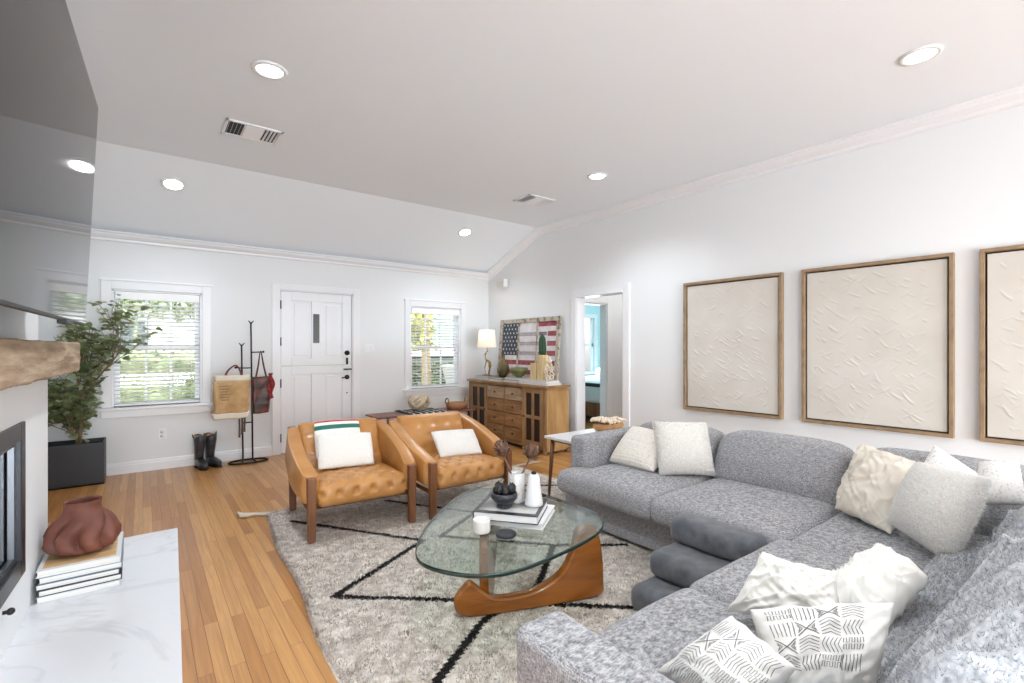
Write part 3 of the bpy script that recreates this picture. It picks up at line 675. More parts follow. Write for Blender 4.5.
for (p0, p1, nm) in (((.915, 6.3, .46), (1.01, 6.3, .46), 'crossbar'), ((.90, 6.3, 1.09), (.83, 6.22, 1.10), 'arm'), ((.998, 6.3, 1.27), (1.115, 6.24, 1.275), 'arm'), ((.90, 6.3, 1.09), (1.0, 6.3, 1.09), 'crossbar')):
    b = MB(); b.tube([p0, p1], .008, 6)
    if nm == 'arm': b.ball(p1, .014, 8)
    build(b, nm, BLACK, cs)
JUTE = mat('jute_canvas', srgb(176, 140, 96), .85, col2=srgb(202, 168, 122), vs=9, bump=(160, .3, .001)); CREAMC = mat('cream_canvas', srgb(220, 210, 194), .9)
t = thing('tote_bag', 'tan canvas tote bag with cream top and base hanging on the short pole', 'bag', (.79, 6.15, .54))
def tote(b, x0, x1, y, dp, z0, z1, wr=.012, mi=0, cap=True):
    def fn(p, d):
        k = (p.z-z0)/(z1-z0); return (p.x+.01*nz(p.y, p.z, 0, 8)+(.02*(k-.5) if p.x > (x0+x1)/2 else -.01*k), p.y+wr*nz(p.x, p.z, 3, 9)+d.y*wr*abs(nz(p.x*1.5, p.z, 5, 14)), p.z+.008*nz(p.x, 0, 1, 10))
    b.rbox(x0, x1, y-dp/2, y+dp/2, z0, z1, .02, .025, fn=fn, mi=mi)
b = MB(); tote(b, .605, .955, 6.15, .135, .54, .61, .008); build(b, 'base', CREAMC, t)
b = MB(); tote(b, .62, .955, 6.15, .125, .95, 1.02, .01); build(b, 'top_band', CREAMC, t)
for y in (6.10, 6.19):
    b = MB(); b.tube(spline([(.71, y, .98), (.75, (y+6.2)/2, 1.07), (.83, 6.22, 1.125), (.87, (y+6.2)/2, 1.06), (.88, y, .98)], 6, False), .008, 6); build(b, 'handle', mat('rust_leather', srgb(120, 58, 40), .5), t)
b = MB(); tote(b, .615, .95, 6.15, .13, .60, .96); R2 = random.Random(3)
for r in range(6):
    x = .645+.006*r; z = .90-.03*r
    while x < .76-.01*(r % 3):
        l_ = R2.uniform(.006, .016); b.box(x, x+l_, 6.064, 6.072, z, z+.008, 1); x += l_+.006
build(b, 'body', [JUTE, mat('faded_ink', srgb(118, 98, 72), .9)], t)
DKB = mat('dark_brown_leather', srgb(58, 36, 30), .42, col2=srgb(122, 60, 48), vs=9, lo=.45, hi=.7)
t = thing('handbag', 'dark brown leather handbag hanging on the tall pole', 'bag', (1.08, 6.2, .57))
b = MB(); tote(b, .995, 1.175, 6.2, .09, .57, .99, .012); build(b, 'body', DKB, t)
for y in (6.18, 6.22):
    b = MB(); b.tube(spline([(1.03, y, .98), (1.055, y, 1.12), (1.085, 6.235, 1.285), (1.11, y, 1.12), (1.14, y, .98)], 6, False), .006, 6); build(b, 'strap', DKB, t)
b = MB(); b.grid(lambda u, v: (1.15+.05*v+.012*math.sin(u*9+v*4), 6.13+.015*math.sin(v*14+u*5), 1.03-.33*u*(1-.15*v)), 24, 14)
tag(build(b, 'scarf', mat('red_scarf', srgb(136, 40, 42), .85, col2=srgb(196, 96, 96), vs=40, lo=.5, hi=.7), solid=.006), 'red patterned scarf hanging over the side of the brown handbag', 'scarf')
b = MB()
for k in range(3):
    x = .865+.026*k; b.grid(lambda u, v: (x+.018*v, 6.255+.01*math.sin(u*7+k), .60-(.30-.03*k)*u), 10, 2)
tag(build(b, 'hanging_strap', mat('grey_brown_strap', srgb(96, 84, 76), .7), solid=.008), 'grey-brown straps hanging down below the tan tote bag', 'strap')

# ------------------------------------------------------------------ rug
def seg_d(P, a, c):
    a = np.array(a); c = np.array(c); d = c-a; t_ = np.clip(((P-a)@d)/(d@d), 0, 1); return np.linalg.norm(P-(a+t_[:, None]*d), axis=1)
RL = [[(.894, 3.909), (1.512, 2.98), (.799, 2.592), (1.32, 2.15), (1.907, 1.618), (2.5, 1.2)], [(.70, 1.45), (.924, 1.693), (1.3, 1.93), (1.728, 2.03), (2.166, 2.386), (1.646, 2.973), (2.099, 3.239), (1.656, 3.954)], [(2.166, 2.386), (2.55, 2.1)], [(2.099, 3.239), (2.7, 3.75), (3.2, 3.35)]]
def rug_dark(P, wdt=.020):
    d = np.full(len(P), 9.)
    for pl in RL:
        for a, c in zip(pl[:-1], pl[1:]): d = np.minimum(d, seg_d(P, a, c))
    return d < wdt
def rug_left(y): return .60+.05*(y-1.7)+.0 if y > 1.7 else .60
nx_, ny_ = 200, 230; X1 = 3.3; Y0, Y1 = .2, 4.22
gx, gy = np.meshgrid(np.linspace(0, 1, nx_+1), np.linspace(0, 1, ny_+1), indexing='ij')
yy = Y0+(Y1-Y0)*gy; xl = np.where(yy > 1.7, .60+.062*(yy-1.7), .60)+.012*np.sin(yy*5); xx = xl+(X1-xl)*gx; yy = yy+.02*np.sin(xx*4)*gy
hz = .012+np.array([[.006*nz(float(a), float(c), 0, 14) for a, c in zip(ra, rc)] for ra, rc in zip(xx, yy)])
hz[0] = hz[-1] = .002; hz[:, 0] = .002; hz[:, -1] = .002
RV = np.stack([xx, yy, hz], -1).reshape(-1, 3)
ii, jj = np.meshgrid(np.arange(nx_), np.arange(ny_), indexing='ij'); q = (ii*(ny_+1)+jj).reshape(-1)
RF = np.stack([q, q+ny_+1, q+ny_+2, q+1], -1)
cen = RV[RF].mean(1)[:, :2]; dk = rug_dark(cen)
b = MB(); b.raw(RV, RF[~dk], 0, True); o_ = len(b.v)
b.f += [tuple(map(int, f)) for f in RF[dk]]; b.mi += [1]*int(dk.sum()); b.sm += [True]*int(dk.sum())
nb = 170000
P = np.empty((nb, 3)); P[:, 1] = Y0+(Y1-Y0)*rng.random(nb)**.9; P[:, 0] = .62+(3.2-.62)*rng.random(nb)**1.25
P[:, 0] = np.maximum(P[:, 0], .605+.062*np.clip(P[:, 1]-1.7, 0, 9)+.012*np.sin(P[:, 1]*5)); P[:, 2] = .008
dkb = rug_dark(P[:, :2]+rng.normal(0, .003, (nb, 2)), .019)
for sel, mi in ((~dkb, 2), (dkb, 1)):
    V, F_ = blades(P[sel], np.tile([[0, 0, 1.]], (int(sel.sum()), 1)), .019, .0055, 1.1); b.raw(V, F_, mi)
RUGL = mat('taupe_wool', srgb(166, 156, 147), .95, col2=srgb(228, 219, 209), vs=24, detail=12, lo=.3, hi=.7, sheen=.2, spec=.1); RUGD = mat('black_wool', srgb(40, 37, 36), .95, spec=.1)
RUGB = translucify(mat('pale_wool_fibre', srgb(166, 155, 146), .95, col2=srgb(226, 216, 206), vs=20, detail=10, lo=.3, hi=.7), .4)
rug = tag(build(b, 'area_rug', [RUGL, RUGD, RUGB], origin=(2.1, 2.2, 0)), 'shaggy taupe area rug with thin black zigzag lines on the wooden floor', 'rug')
b = MB(); R3 = random.Random(2)
for k in range(150):
    x = .76+k*(2.9/150); y = Y1+.02*math.sin(x*4)-.005; l_ = R3.uniform(.05, .09)
    b.tube([(x, y-.01, .012), (x+R3.uniform(-.02, .02), y+l_*.5, .01), (x+R3.uniform(-.03, .03), y+l_, .006)], [.005, .004, .003], 5)
for k in range(5):
    b.tube(spline([(.76+.01*k, Y1-.03, .014), (.70-.02*k, Y1+.03+.01*k, .018), (.64-.01*k, Y1+.02+.03*k, .016), (.60, Y1+.06+.02*k, .01)], 5, False), .011, 6)
o = build(b, 'fringe', mat('cream_fringe', srgb(206, 196, 180), .95), rug); o['kind'] = 'stuff'

# ------------------------------------------------------------------ leather armchairs
def armchair(name, label, loc, rz):
    t = thing(name, label, 'armchair', loc, rz, 'tan leather armchairs')
    for sx in (-1, 1):
        for (y, h, lean) in ((-.39, .435, 0), (.38, .665, .05)):
            b = MB(); x = sx*.352
            b.add([(x-.025, y-.022, 0), (x+.025, y-.022, 0), (x+.025, y+.022, 0), (x-.025, y+.022, 0), (x-.03, y-.026+lean, h), (x+.03, y-.026+lean, h), (x+.03, y+.026+lean, h), (x-.03, y+.026+lean, h)],
                  [(3, 2, 1, 0), (4, 5, 6, 7), (0, 1, 5, 4), (1, 2, 6, 5), (2, 3, 7, 6), (3, 0, 4, 7)])
            build(b, 'leg', WALNUT, t, local=True, bevel=.01, seg=3)
        b = MB(); b.tube([(sx*.352, -.37, .20), (sx*.352, .38, .20)], .016, 8); build(b, 'side_rail', WALNUT, t, local=True)
        def sf(p, d):
            k = (p.y+.40)/.80; top = lerp(.425, .672, k**.9); bot = lerp(.245, .335, k)
            z = lerp(bot, top, p.z)
            puff = .022*math.sin(max(0, min(1, p.z))*PI)
            cr = .010*abs(math.sin((p.y*9+p.z*2.2)*1.0))*math.sin(max(0, min(1, p.z))*PI)
            out = .075*math.sin(max(0, k)*PI)**.8
            return (p.x+d.x*(puff-cr)+sx*out*.5, p.y, z+.004*nz(p.x, p.y, p.z, 8))
        b = MB(); b.rbox(min(sx*.295, sx*.385), max(sx*.295, sx*.385), -.37, .40, 0, 1, .038, .03, fn=sf)
        build(b, 'side_cushion', LEATHER, t, local=True)
    for y in (-.33, .37):
        b = MB(); b.tube([(-.35, y, .215), (.35, y, .215)], .017, 8); build(b, 'cross_rail', WALNUT, t, local=True)
    def seat(p, d):
        x, y = p.x, p.y; e = (1-(x/.31)**2)*(1-min(1, abs((y+.04)/.38))**2); z = p.z
        if d.z > .2: z += .035*max(0, e)**.6
        tf = 0; ty = .118; tx = .118
        if d.z > .1:
            for r in range(-4, 5):
                for c_ in range(-3, 4):
                    bx = (c_+(.5 if r % 2 else 0))*tx; by = -.06+r*ty*.62; dd = (x-bx)**2+(y-by)**2; tf += math.exp(-dd/.00035)
            u_, v_ = x/tx, (y+.06)/(ty*.62); g1 = abs(math.sin((u_+v_/2)*PI)); g2 = abs(math.sin((u_-v_/2)*PI))
            z -= .026*tf+.009*(1-min(g1, g2))**9
        yo = y
        if d.y < -.3 :
            f = 0
            for c_ in range(-3, 4): f += math.exp(-((x-(c_+.5)*tx)**2+(p.z-.31)**2)/.0004)
            g = abs(math.sin((x/tx+.5+(p.z-.31)*9)*PI)); g2 = abs(math.sin((x/tx+.5-(p.z-.31)*9)*PI))
            yo += .032*f+.011*(1-min(g, g2))**9-.022*math.sin(max(0, min(1, (p.z-.2)/.18))*PI)
        return (x, yo, z-.10*max(0, (y+.4))*.45+.003*nz(x, y, z, 14))
    b = MB(); b.rbox(-.315, .315, -.40, .33, .215, .375, .05, .0115, fn=seat); build(b, 'seat_cushion', LEATHER, t, local=True)
    def back(p, d):
        x, s = p.x, p.z; z = .33+s*.365; y = .20+s*.17+p.y
        if d.y < 0:
            f = 0
            for r in range(3):
                for c_ in range(-3, 4):
                    bx = (c_+(.5 if r % 2 else 0))*.13; f += math.exp(-((x-bx)**2+((s-.25-.27*r)*.365)**2)/.0006)
            y += .02*f-.025*math.sin(max(0, min(1, s))*PI)*(1-(x/.33)**2)
        return (x, y, z+.003*nz(x, y, z, 12))
    b = MB(); b.rbox(-.315, .315, -.045, .045, 0, 1, .04, .03, fn=back); build(b, 'back_cushion', LEATHER, t, local=True)
    return t
ch = armchair('armchair', 'tan tufted leather armchair holding the striped and white pillows', (1.278, 3.748, .018), -math.radians(4.5))
copy_tree(ch, (2.105, 3.665, .018), -math.radians(1), 'tan tufted leather armchair with one small white pillow, nearer the cabinet')

# ------------------------------------------------------------------ pillows
def pillow(name, label, cat, q, T, m, group=None, wr=.0, ws=6, rc=.05, fur=0, furL=.014, n=26, ears=.06, mats=None, extra=None, bow=.05, seed=0, ridges=0):
    """cushion between four corners (bottom left, bottom right, top right, top left), puffed by T each way"""
    BL, BR, TR, TL = [Vector(p) for p in q]
    N = ((BR-BL).cross(TL-BL)+(TR-TL).cross(TR-BR)).normalized()
    if N.dot(Vector((0, 0, 1.32))-(BL+TR)/2+Vector((0, 0, 0))) < 0 and (Vector((0, 0, 1.32))-(BL+TR)/2).dot(N) < 0: N = -N
    ctr = (BL+BR+TR+TL)/4
    def S(u, v, side):
        bu = u*(1-bow*(1-v*v)); bv = v*(1-bow*(1-u*u))
        q_ = 1-rc*u*u*v*v; a, c = (bu*q_+1)/2, (bv*q_+1)/2
        p = BL*(1-a)*(1-c)+BR*a*(1-c)+TR*a*c+TL*(1-a)*c
        e = max(0, (1-u*u))*max(0, (1-v*v)); th = T*e**.42
        if wr: 
            f1 = 1-2.2*abs(nz((u+v)*.7+seed, (u-v)*2.6+.5*nz(u, v, seed, 2), seed+side, 1.0)); f2 = 1-2.4*abs(nz((u-v)*.6+seed, (u+v)*3.4, seed+7, 1.1))
            th += wr*(e**.3)*(1.3*max(0, f1)**2.5+.8*max(0, f2)**3-.4+.25*nz(u, v, seed, ws))
        if ridges: th += ridges*(e**.25)*abs(math.sin(v*26))
        p = p+N*th*side
        if wr: p = p+Vector((nz(u, v, seed+3, 3), nz(u, v, seed+5, 3), nz(u, v, seed+9, 3)))*wr*.5
        return p
    b = MB(); k = n
    for side in (1, -1):
        b.grid(lambda a, c: tuple(S(math.sin((a-.5)*PI), math.sin((c-.5)*PI), side)), k, k)
    if fur:
        Ps = []; Ns = []
        for i in range(fur):
            side = 1 if i % 5 else -1; u, v = 1-2*random.random(), 1-2*random.random()
            u = math.sin(u*PI/2); v = math.sin(v*PI/2)
            p = S(u, v, side); e = .02
            nn = (S(u+e if u < .97 else u-e, v, side)-p).cross(S(u, v+e if v < .97 else v-e, side)-p)*(1 if u < .97 else -1)*(1 if v < .97 else -1)
            if nn.dot(p-ctr) < 0: nn = -nn
            if nn.length < 1e-9: nn = N*side
            nn.normalize(); nn = (nn+(p-ctr).normalized()*.25).normalized(); Ps.append(tuple(p)); Ns.append(tuple(nn))
        V, F_ = blades(Ps, Ns, furL, .0028, .7); b.raw(V, F_, 1); mats = [m, FLUFB]
    if extra: extra(b, S, N)
    o = build(b, name, mats or m)
    return tag(o, label, cat, group)
FLUF = mat('white_fleece', srgb(226, 222, 216), .95, sheen=.15, spec=.1)
FLUFB = translucify(mat('fleece_fibre', srgb(248, 246, 243), .95, spec=.1), .45)
LINEN = mat('cream_linen', srgb(226, 217, 203), .9, bump=(220, .3, .001), spec=.2)
LINW = mat('white_linen', srgb(228, 225, 218), .9, bump=(220, .3, .001), spec=.2)
pillow('throw_pillow', 'rectangular white nubby pillow leaning in front on the left armchair', 'pillow', [(1.02, 3.70, .42), (1.43, 3.63, .42), (1.49, 3.86, .63), (1.07, 3.91, .65)], .045, FLUF, fur=5000, furL=.008, bow=.03)
def stripes(b, S, N):
    for (v0, v1, mi) in ((.86, .965, 1), (.44, .68, 2)):
        b.grid(lambda a, c: tuple(S(math.sin((a-.5)*PI), lerp(v0, v1, c), 1)+N*.002), 20, 4, mi=mi)
pillow('striped_pillow', 'white pillow with red and green stripes behind the white one on the left armchair', 'pillow', [(1.05, 3.86, .46), (1.42, 3.86, .46), (1.445, 4.01, .73), (1.075, 4.02, .74)], .04, None, extra=stripes, bow=.02,
       mats=[mat('cream_wool', srgb(234, 230, 222), .9), mat('red_wool', srgb(178, 44, 48), .9), mat('green_wool', srgb(46, 110, 96), .9)])
pillow('throw_pillow', 'small white nubby pillow alone on the right armchair', 'pillow', [(1.957, 3.55, .41), (2.33, 3.47, .41), (2.386, 3.71, .585), (1.975, 3.76, .595)], .045, FLUF, fur=5000, furL=.007, bow=.03)

# ------------------------------------------------------------------ sectional sofa
sofa = thing('sectional_sofa', 'large heather grey L-shaped sectional sofa standing on the rug', 'sofa', (2.6, 1.2, .0))
b = MB(); b.prism([(2.56, 1.0), (2.56, 2.70), (3.47, 2.70), (3.47, -.03), (.92, -.03), (.92, 1.0)], .035, .245); build(b, 'base', SOFA, sofa, bevel=.018, seg=3)
def soft(amp=.006, s=6):
    return lambda p, d: (p.x+d.x*amp*nz(p.x, p.y, p.z, s), p.y+d.y*amp*nz(p.x, p.y, p.z+4, s), p.z+d.z*amp*nz(p.x, p.y, p.z+8, s))
b = MB(); b.rbox(2.63, 3.47, 2.55, 2.715, .03, .645, .035, .05, fn=soft()); build(b, 'far_arm', SOFA, sofa)
b = MB(); b.rbox(.765, .93, -.03, 1.0, .03, .60, .028, .05, fn=soft()); build(b, 'near_arm', SOFA, sofa)
b = MB(); b.rbox(3.36, 3.48, -.03, 2.6, .03, .62, .035, .08, fn=soft()); build(b, 'back_frame', SOFA, sofa)
b = MB(); b.rbox(.9, 3.4, -.05, .07, .03, .60, .035, .08, fn=soft()); build(b, 'back_frame', SOFA, sofa)
def cushion(x0, x1, y0, y1, z0, z1, crown=.03, fn2=None, r=.045):
    cx, cy, hx, hy = (x0+x1)/2, (y0+y1)/2, (x1-x0)/2, (y1-y0)/2
    def fn(p, d):
        e = max(0, 1-((p.x-cx)/hx)**2)*max(0, 1-((p.y-cy)/hy)**2); z = p.z
        if d.z > .1: z += crown*e**.5+.006*nz(p.x, p.y, 2, 5)
        # the fronts bulge a little
        k = math.sin(max(0, min(1, (p.z-z0)/(z1-z0)))*PI)*.016
        q = Vector((p.x+d.x*k, p.y+d.y*k, z))
        return fn2(q) if fn2 else tuple(q)
    b = MB(); b.rbox(x0, x1, y0, y1, z0, z1, r, .04, fn=fn); return build(b, 'seat_cushion', SOFA, sofa)
def tcush(q):
    if q.x < 2.62 and q.y > 2.2: q.y += .12*max(0, min(1, (2.62-q.x)/.03+.5))*min(1, (q.y-2.2)/.3)
    return tuple(q)
cushion(2.45, 3.40, 1.835, 2.545, .25, .415, fn2=tcush)
cushion(2.45, 3.40, 1.055, 1.83, .25, .415)
cushion(2.475, 3.40, .10, 1.05, .25, .405, .015)
cushion(1.68, 2.445, .10, 1.085, .25, .41)
cushion(.935, 1.675, .10, 1.085, .25, .41)
def backc(axis, a0, a1, top=.725, th=.22, base=.42):
    """loose back cushion leaning on the frame; axis 'y' runs along the long side"""
    ctr = (a0+a1)/2; hw = (a1-a0)/2
    def fn(p, d):
        a, t_, s = p.x, p.y, p.z          # along, depth 0..th, height 0..1
        e = max(0, 1-((a-ctr)/hw)**2); z = lerp(base, top, s)+.012*e*s-.07*s*abs((a-ctr)/hw)**9
        a = ctr+(a-ctr)*(1-.018*s); puff = .06*math.sin(max(0, min(1, s))*PI)**.6*e**.5
        dep = t_*lerp(1.0, .78, s)+s*.13-(puff if d.y < 0 else 0)+.006*nz(a, s, t_, 5)
        return (3.13+dep, a, z) if axis == 'y' else (a, .33-dep*.8, z)
    b = MB(); b.rbox(a0, a1, 0, th, 0, 1, .045, .04, fn=fn); return build(b, 'back_cushion', SOFA, sofa)
backc('y', 1.86, 2.56, .715); backc('y', 1.04, 1.85, .735); backc('y', .22, 1.03, .745)
backc('x', 1.0, 1.98, .67); backc('x', 1.99, 2.95, .67)

# soft pet steps
t = thing('pet_steps', 'dark grey velvet three-step pet stairs against the front of the sofa', 'pet steps', (2.18, 1.33, .01))
for k, (x0, x1, z0, z1) in enumerate(((2.26, 2.535, .275, .415), (2.08, 2.535, .145, .275), (1.93, 2.535, .012, .145))):
    b = MB()
    def fn(p, d): return (p.x+d.x*.012*math.sin((p.z-z0)/(z1-z0)*PI), p.y, p.z+.006*nz(p.x, p.y, 0, 7))
    b.rbox(x0, min(x1, 2.43 if k == 0 else 2.53), 1.11, 1.57, z0, z1, .042, .03, fn=fn); build(b, 'step', VELV, t)

# fuzzy throws over the near back of the sofa
FUZZ = mat('fuzzy_grey_throw', srgb(124, 125, 129), .95, col2=srgb(178, 180, 183), vs=46, vstretch=(.5, 2.2, 2.0), lo=.33, hi=.66, detail=9, sheen=.4, spec=.1)
FUZZB = translucify(mat('throw_fibre', srgb(138, 140, 144), .95, col2=srgb(180, 182, 185), vs=46, vstretch=(.5, 2.2, 2.0), lo=.33, hi=.66), .45)
def throw(name, label, x0, x1, prof, seed, z_off=0, slant=0, fur=16000, amp=.022, dirx=.9):
    pr = [Vector((0, y, z)) for y, z in prof]; sp = [Vector(p) for p in spline([tuple(p) for p in pr], 8, False)]; n = len(sp)-1
    def S(a, s):
        i = min(n-1, int(s*n)); f = s*n-i; p = sp[i].lerp(sp[i+1], f)
        x = lerp(x0, x1, a)+slant*(s-.4); tn = (sp[i+1]-sp[i]).normalized(); nn = Vector((0, tn.z, -tn.y))
        if nn.z < 0 and abs(tn.y) > abs(tn.z): nn = -nn
        q = Vector((x, p.y, p.z+.018*math.sin(max(0, min(1, a))*PI)**.5-.005+z_off))
        wp_ = .25*nz(x*2, s*3, seed, 1.5); r1 = 1-2*abs(nz(x*.7+wp_, s*2.4+x*1.5+seed, seed, 1.2)); r2 = 1-2.2*abs(nz(x*.9-wp_, s*4.5-x*1.4, seed+3, 1.3)); h = amp*(1.5*max(0, r1)**2.5+.7*max(0, r2)**3-.3)*min(1, s*6, (1-s)*4)*min(1, a*8+.25, (1-a)*8+.25)
        return q+Vector((0, 0, h))+Vector((0, h*.5, 0))
    b = MB(); b.grid(lambda a, s: tuple(S(a, s)), 110, 90)
    Ps = []; Ns = []
    for _ in range(fur):
        a, s = random.random()*.995, random.random()*.99; p = S(a, s); nn = (S(a+.004, s)-p).cross(S(a, s+.008)-p)
        if nn.z < 0: nn = -nn
        if nn.length < 1e-9: continue
        Ps.append(tuple(p)); Ns.append(tuple(nn.normalized()))
    V, F_ = blades(Ps, Ns, .011, .0022, 1.0); b.raw(V, F_, 1)
    return tag(build(b, name, [FUZZ, FUZZB]), label, 'throw blanket')
TPF = [(.52, .448), (.43, .452), (.365, .48), (.325, .58), (.275, .68), (.19, .745), (.09, .74), (.0, .69), (-.075, .60), (-.085, .40)]
throw('throw_blanket', 'fuzzy grey throw over the sofa back nearest the camera', 1.0, 2.16, TPF, 1, .015, -.04, amp=.026)
throw('throw_blanket', 'fuzzy grey throw draped over the sofa back at the corner, beyond the nearer throw', 2.05, 3.05, TPF, 7, .015, .0, amp=.026)

# pillows on the sofa, far end first
KN = mat('cream_knit', srgb(238, 231, 220), .95, col2=srgb(214, 205, 192), vs=60, lo=.5, hi=.75, bump=(150, .6, .003))
pillow('throw_pillow', 'cream chunky knit pillow leaning on the far sofa arm', 'pillow', [(2.86, 2.53, .44), (2.83, 2.08, .45), (3.08, 2.10, .68), (3.13, 2.50, .70)], .085, KN, ridges=.007, n=60)
pillow('throw_pillow', 'square white fleece pillow beside the cream knit one at the far end of the sofa', 'pillow', [(2.83, 2.04, .44), (3.12, 1.79, .44), (3.24, 1.93, .785), (2.88, 2.14, .80)], .085, FLUF, fur=24000, furL=.010, bow=.07)
DOT = mat('dotted_white', srgb(228, 226, 222), .9, col2=srgb(196, 193, 189), vs=95, lo=.54, hi=.66)
pillow('throw_pillow', 'white pillow with faint grey dotted rows, its corner showing behind the big fleece pillow', 'pillow', [(3.05, .757, .56), (3.09, .54, .50), (3.22, .48, .705), (3.22, .66, .835)], .06, DOT, bow=.06)
pillow('throw_pillow', 'small white dotted pillow at the right edge beside the big fleece pillow', 'pillow', [(2.93, .47, .62), (2.95, .30, .66), (3.07, .34, .83), (3.06, .47, .80)], .055, DOT, bow=.05)
pillow('throw_pillow', 'crumpled cream linen pillow leaning on the sofa back, left of the big fleece pillow', 'pillow', [(3.015, 1.046, .43), (2.80, .73, .43), (3.06, .69, .765), (3.245, .985, .79)], .075, LINEN, wr=.018, ws=3, n=60, seed=3, bow=.08)
pillow('throw_pillow', 'big white fleece pillow in the sofa corner', 'pillow', [(2.78, .73, .50), (2.60, .478, .44), (2.80, .39, .775), (2.93, .66, .775)], .10, FLUF, fur=30000, furL=.014, bow=.06)
pillow('throw_pillow', 'crumpled white linen pillow lying behind the black patterned pillows', 'pillow', [(1.50, .835, .46), (1.57, .50, .505), (1.656, .56, .649), (1.635, .775, .652)], .07, LINW, wr=.014, ws=3, n=60, seed=9, bow=.12)
pillow('throw_pillow', 'creased ivory linen pillow between the patterned pillows and the nearer throw', 'pillow', [(1.72, .70, .475), (1.74, .47, .50), (2.00, .42, .59), (2.16, .58, .60)], .075, LINW, wr=.014, ws=3, n=60, seed=14, bow=.1)
INK = mat('charcoal_print', srgb(112, 110, 112), .9); MUD = mat('mudcloth_white', srgb(224, 221, 216), .92, bump=(260, .3, .001))
def mud(u0, u1, v0, v1, seed, band=True):
    def f(b, S, N):
        R = random.Random(seed)
        def stroke(pts, wd=.0075):
            P = []
            for (a, c), (a2, c2) in zip(pts[:-1], pts[1:]):
                m_ = max(1, int(math.hypot(a2-a, c2-c)/.05))
                P += [(lerp(a, a2, k/m_), lerp(c, c2, k/m_)) for k in range(m_)]
            P.append(pts[-1]); L_ = []; 
            for i, (a, c) in enumerate(P):
                i0, i1 = max(0, i-1), min(len(P)-1, i+1); tx, ty = P[i1][0]-P[i0][0], P[i1][1]-P[i0][1]; l_ = math.hypot(tx, ty) or 1
                nxx, nyy = -ty/l_*wd*R.uniform(.7, 1.2), tx/l_*wd*R.uniform(.7, 1.2); o = N*.0022
                L_ += [tuple(S(a+nxx, c+nyy, 1)+o), tuple(S(a-nxx, c-nyy, 1)+o)]
            b.add(L_, [(2*i, 2*i+1, 2*i+3, 2*i+2) for i in range(len(P)-1)], True, 1)
        nu = 4; nv = 4
        for i in range(nu):
            for j in range(nv):
                a0, a1 = lerp(u0, u1, (i+.06)/nu), lerp(u0, u1, (i+.94)/nu); c0, c1 = lerp(v0, v1, (j+.06)/nv), lerp(v0, v1, (j+.94)/nv); kind = (i*3+j*2+seed) % 5
                am, cm = (a0+a1)/2, (c0+c1)/2
                if kind == 0:
                    for k in range(6): a = lerp(a0, a1, k/5); stroke([(a, c0), (a, c1)])
                elif kind == 1:
                    for k in range(5): c = lerp(c0, c1-.06, k/4); stroke([(a0, c), (am, c+.09), (a1, c)])
                elif kind == 2:
                    st = (a1-a0)/6; pts = []
                    for k in range(4):
                        a = a0+k*2*st*.9; pts += [(a, c0+.06), (a, cm), (a+st*.9, cm), (a+st*.9, c0+.06)]
                    stroke(pts); stroke([(p, q+(c1-c0)*.42) for p, q in pts])
                elif kind == 3:
                    stroke([(a0, c0), (a1, c1)], .010); stroke([(a0, c1), (a1, c0)], .010)
                    for k in range(2, 4):
                        f_ = k/4.5; stroke([(a0+(am-a0)*f_*.2, lerp(cm, c1, 1-f_)), (lerp(a0, am, 1-f_), cm), (a0+(am-a0)*f_*.2, lerp(cm, c0, 1-f_))], .008)
                        stroke([(a1-(am-a0)*f_*.2, lerp(cm, c1, 1-f_)), (lerp(a1, am, 1-f_), cm), (a1-(am-a0)*f_*.2, lerp(cm, c0, 1-f_))], .008)
                else:
                    for k in range(5): a = lerp(a0, a1-.05, k/4); stroke([(a+.06, c0), (a, cm), (a+.06, c1)])
    return f
pillow('throw_pillow', 'white pillow with black hand-drawn geometric print, standing behind the chevron printed one', 'pillow', [(1.22, .54, .47), (1.355, .385, .50), (1.535, .385, .675), (1.30, .66, .615)], .085, None, mats=[MUD, INK], extra=mud(-.85, .55, -.6, .85, 1), n=40, bow=.05, wr=.008)
pillow('throw_pillow', 'front white pillow with black chevron and line print beside the near sofa arm', 'pillow', [(1.056, .775, .48), (1.06, .56, .44), (1.21, .487, .58), (1.195, .64, .645)], .095, None, mats=[MUD, INK], extra=mud(-.85, .85, -.85, .85, 4), n=40, bow=.06, wr=.006)

# ------------------------------------------------------------------ coffee table
ct = thing('coffee_table', 'glass coffee table with rounded triangular top on a curved honey wood base', 'coffee table', (1.55, 2.0, .012))
outl = spline([(.935, 1.90), (.99, 1.69), (1.15, 1.565), (1.42, 1.56), (1.78, 1.63), (1.965, 1.80), (1.985, 2.05), (1.95, 2.38), (1.83, 2.60), (1.62, 2.60), (1.36, 2.42), (1.10, 2.17)], 8)
TG = glass_mat('table_glass', (.86, .93, .89, 1), 1.5); TE = mat('glass_edge', srgb(20, 48, 42), .1, spec=.8)
b = MB(); n = len(outl); zt, zb = .42, .401
def inset(k): c = Vector((1.5, 2.05)); return [tuple(Vector(p[:2])+(c-Vector(p[:2])).normalized()*k) for p in outl]
A, B_ = inset(.004), [p[:2] for p in outl]
b.add([(x, y, zt) for x, y in A], [tuple(range(n))], False, 0); b.add([(x, y, zb) for x, y in A], [tuple(range(n))[::-1]], False, 0)
b.add([(x, y, zt) for x, y in A]+[(x, y, zt-.004) for x, y in B_]+[(x, y, zb+.004) for x, y in B_]+[(x, y, zb) for x, y in A],
      [(r*n+(i+1) % n, r*n+i, (r+1)*n+i, (r+1)*n+(i+1) % n) for r in range(3) for i in range(n)], True, 1)
build(b, 'glass_top', [TG, TE], ct)
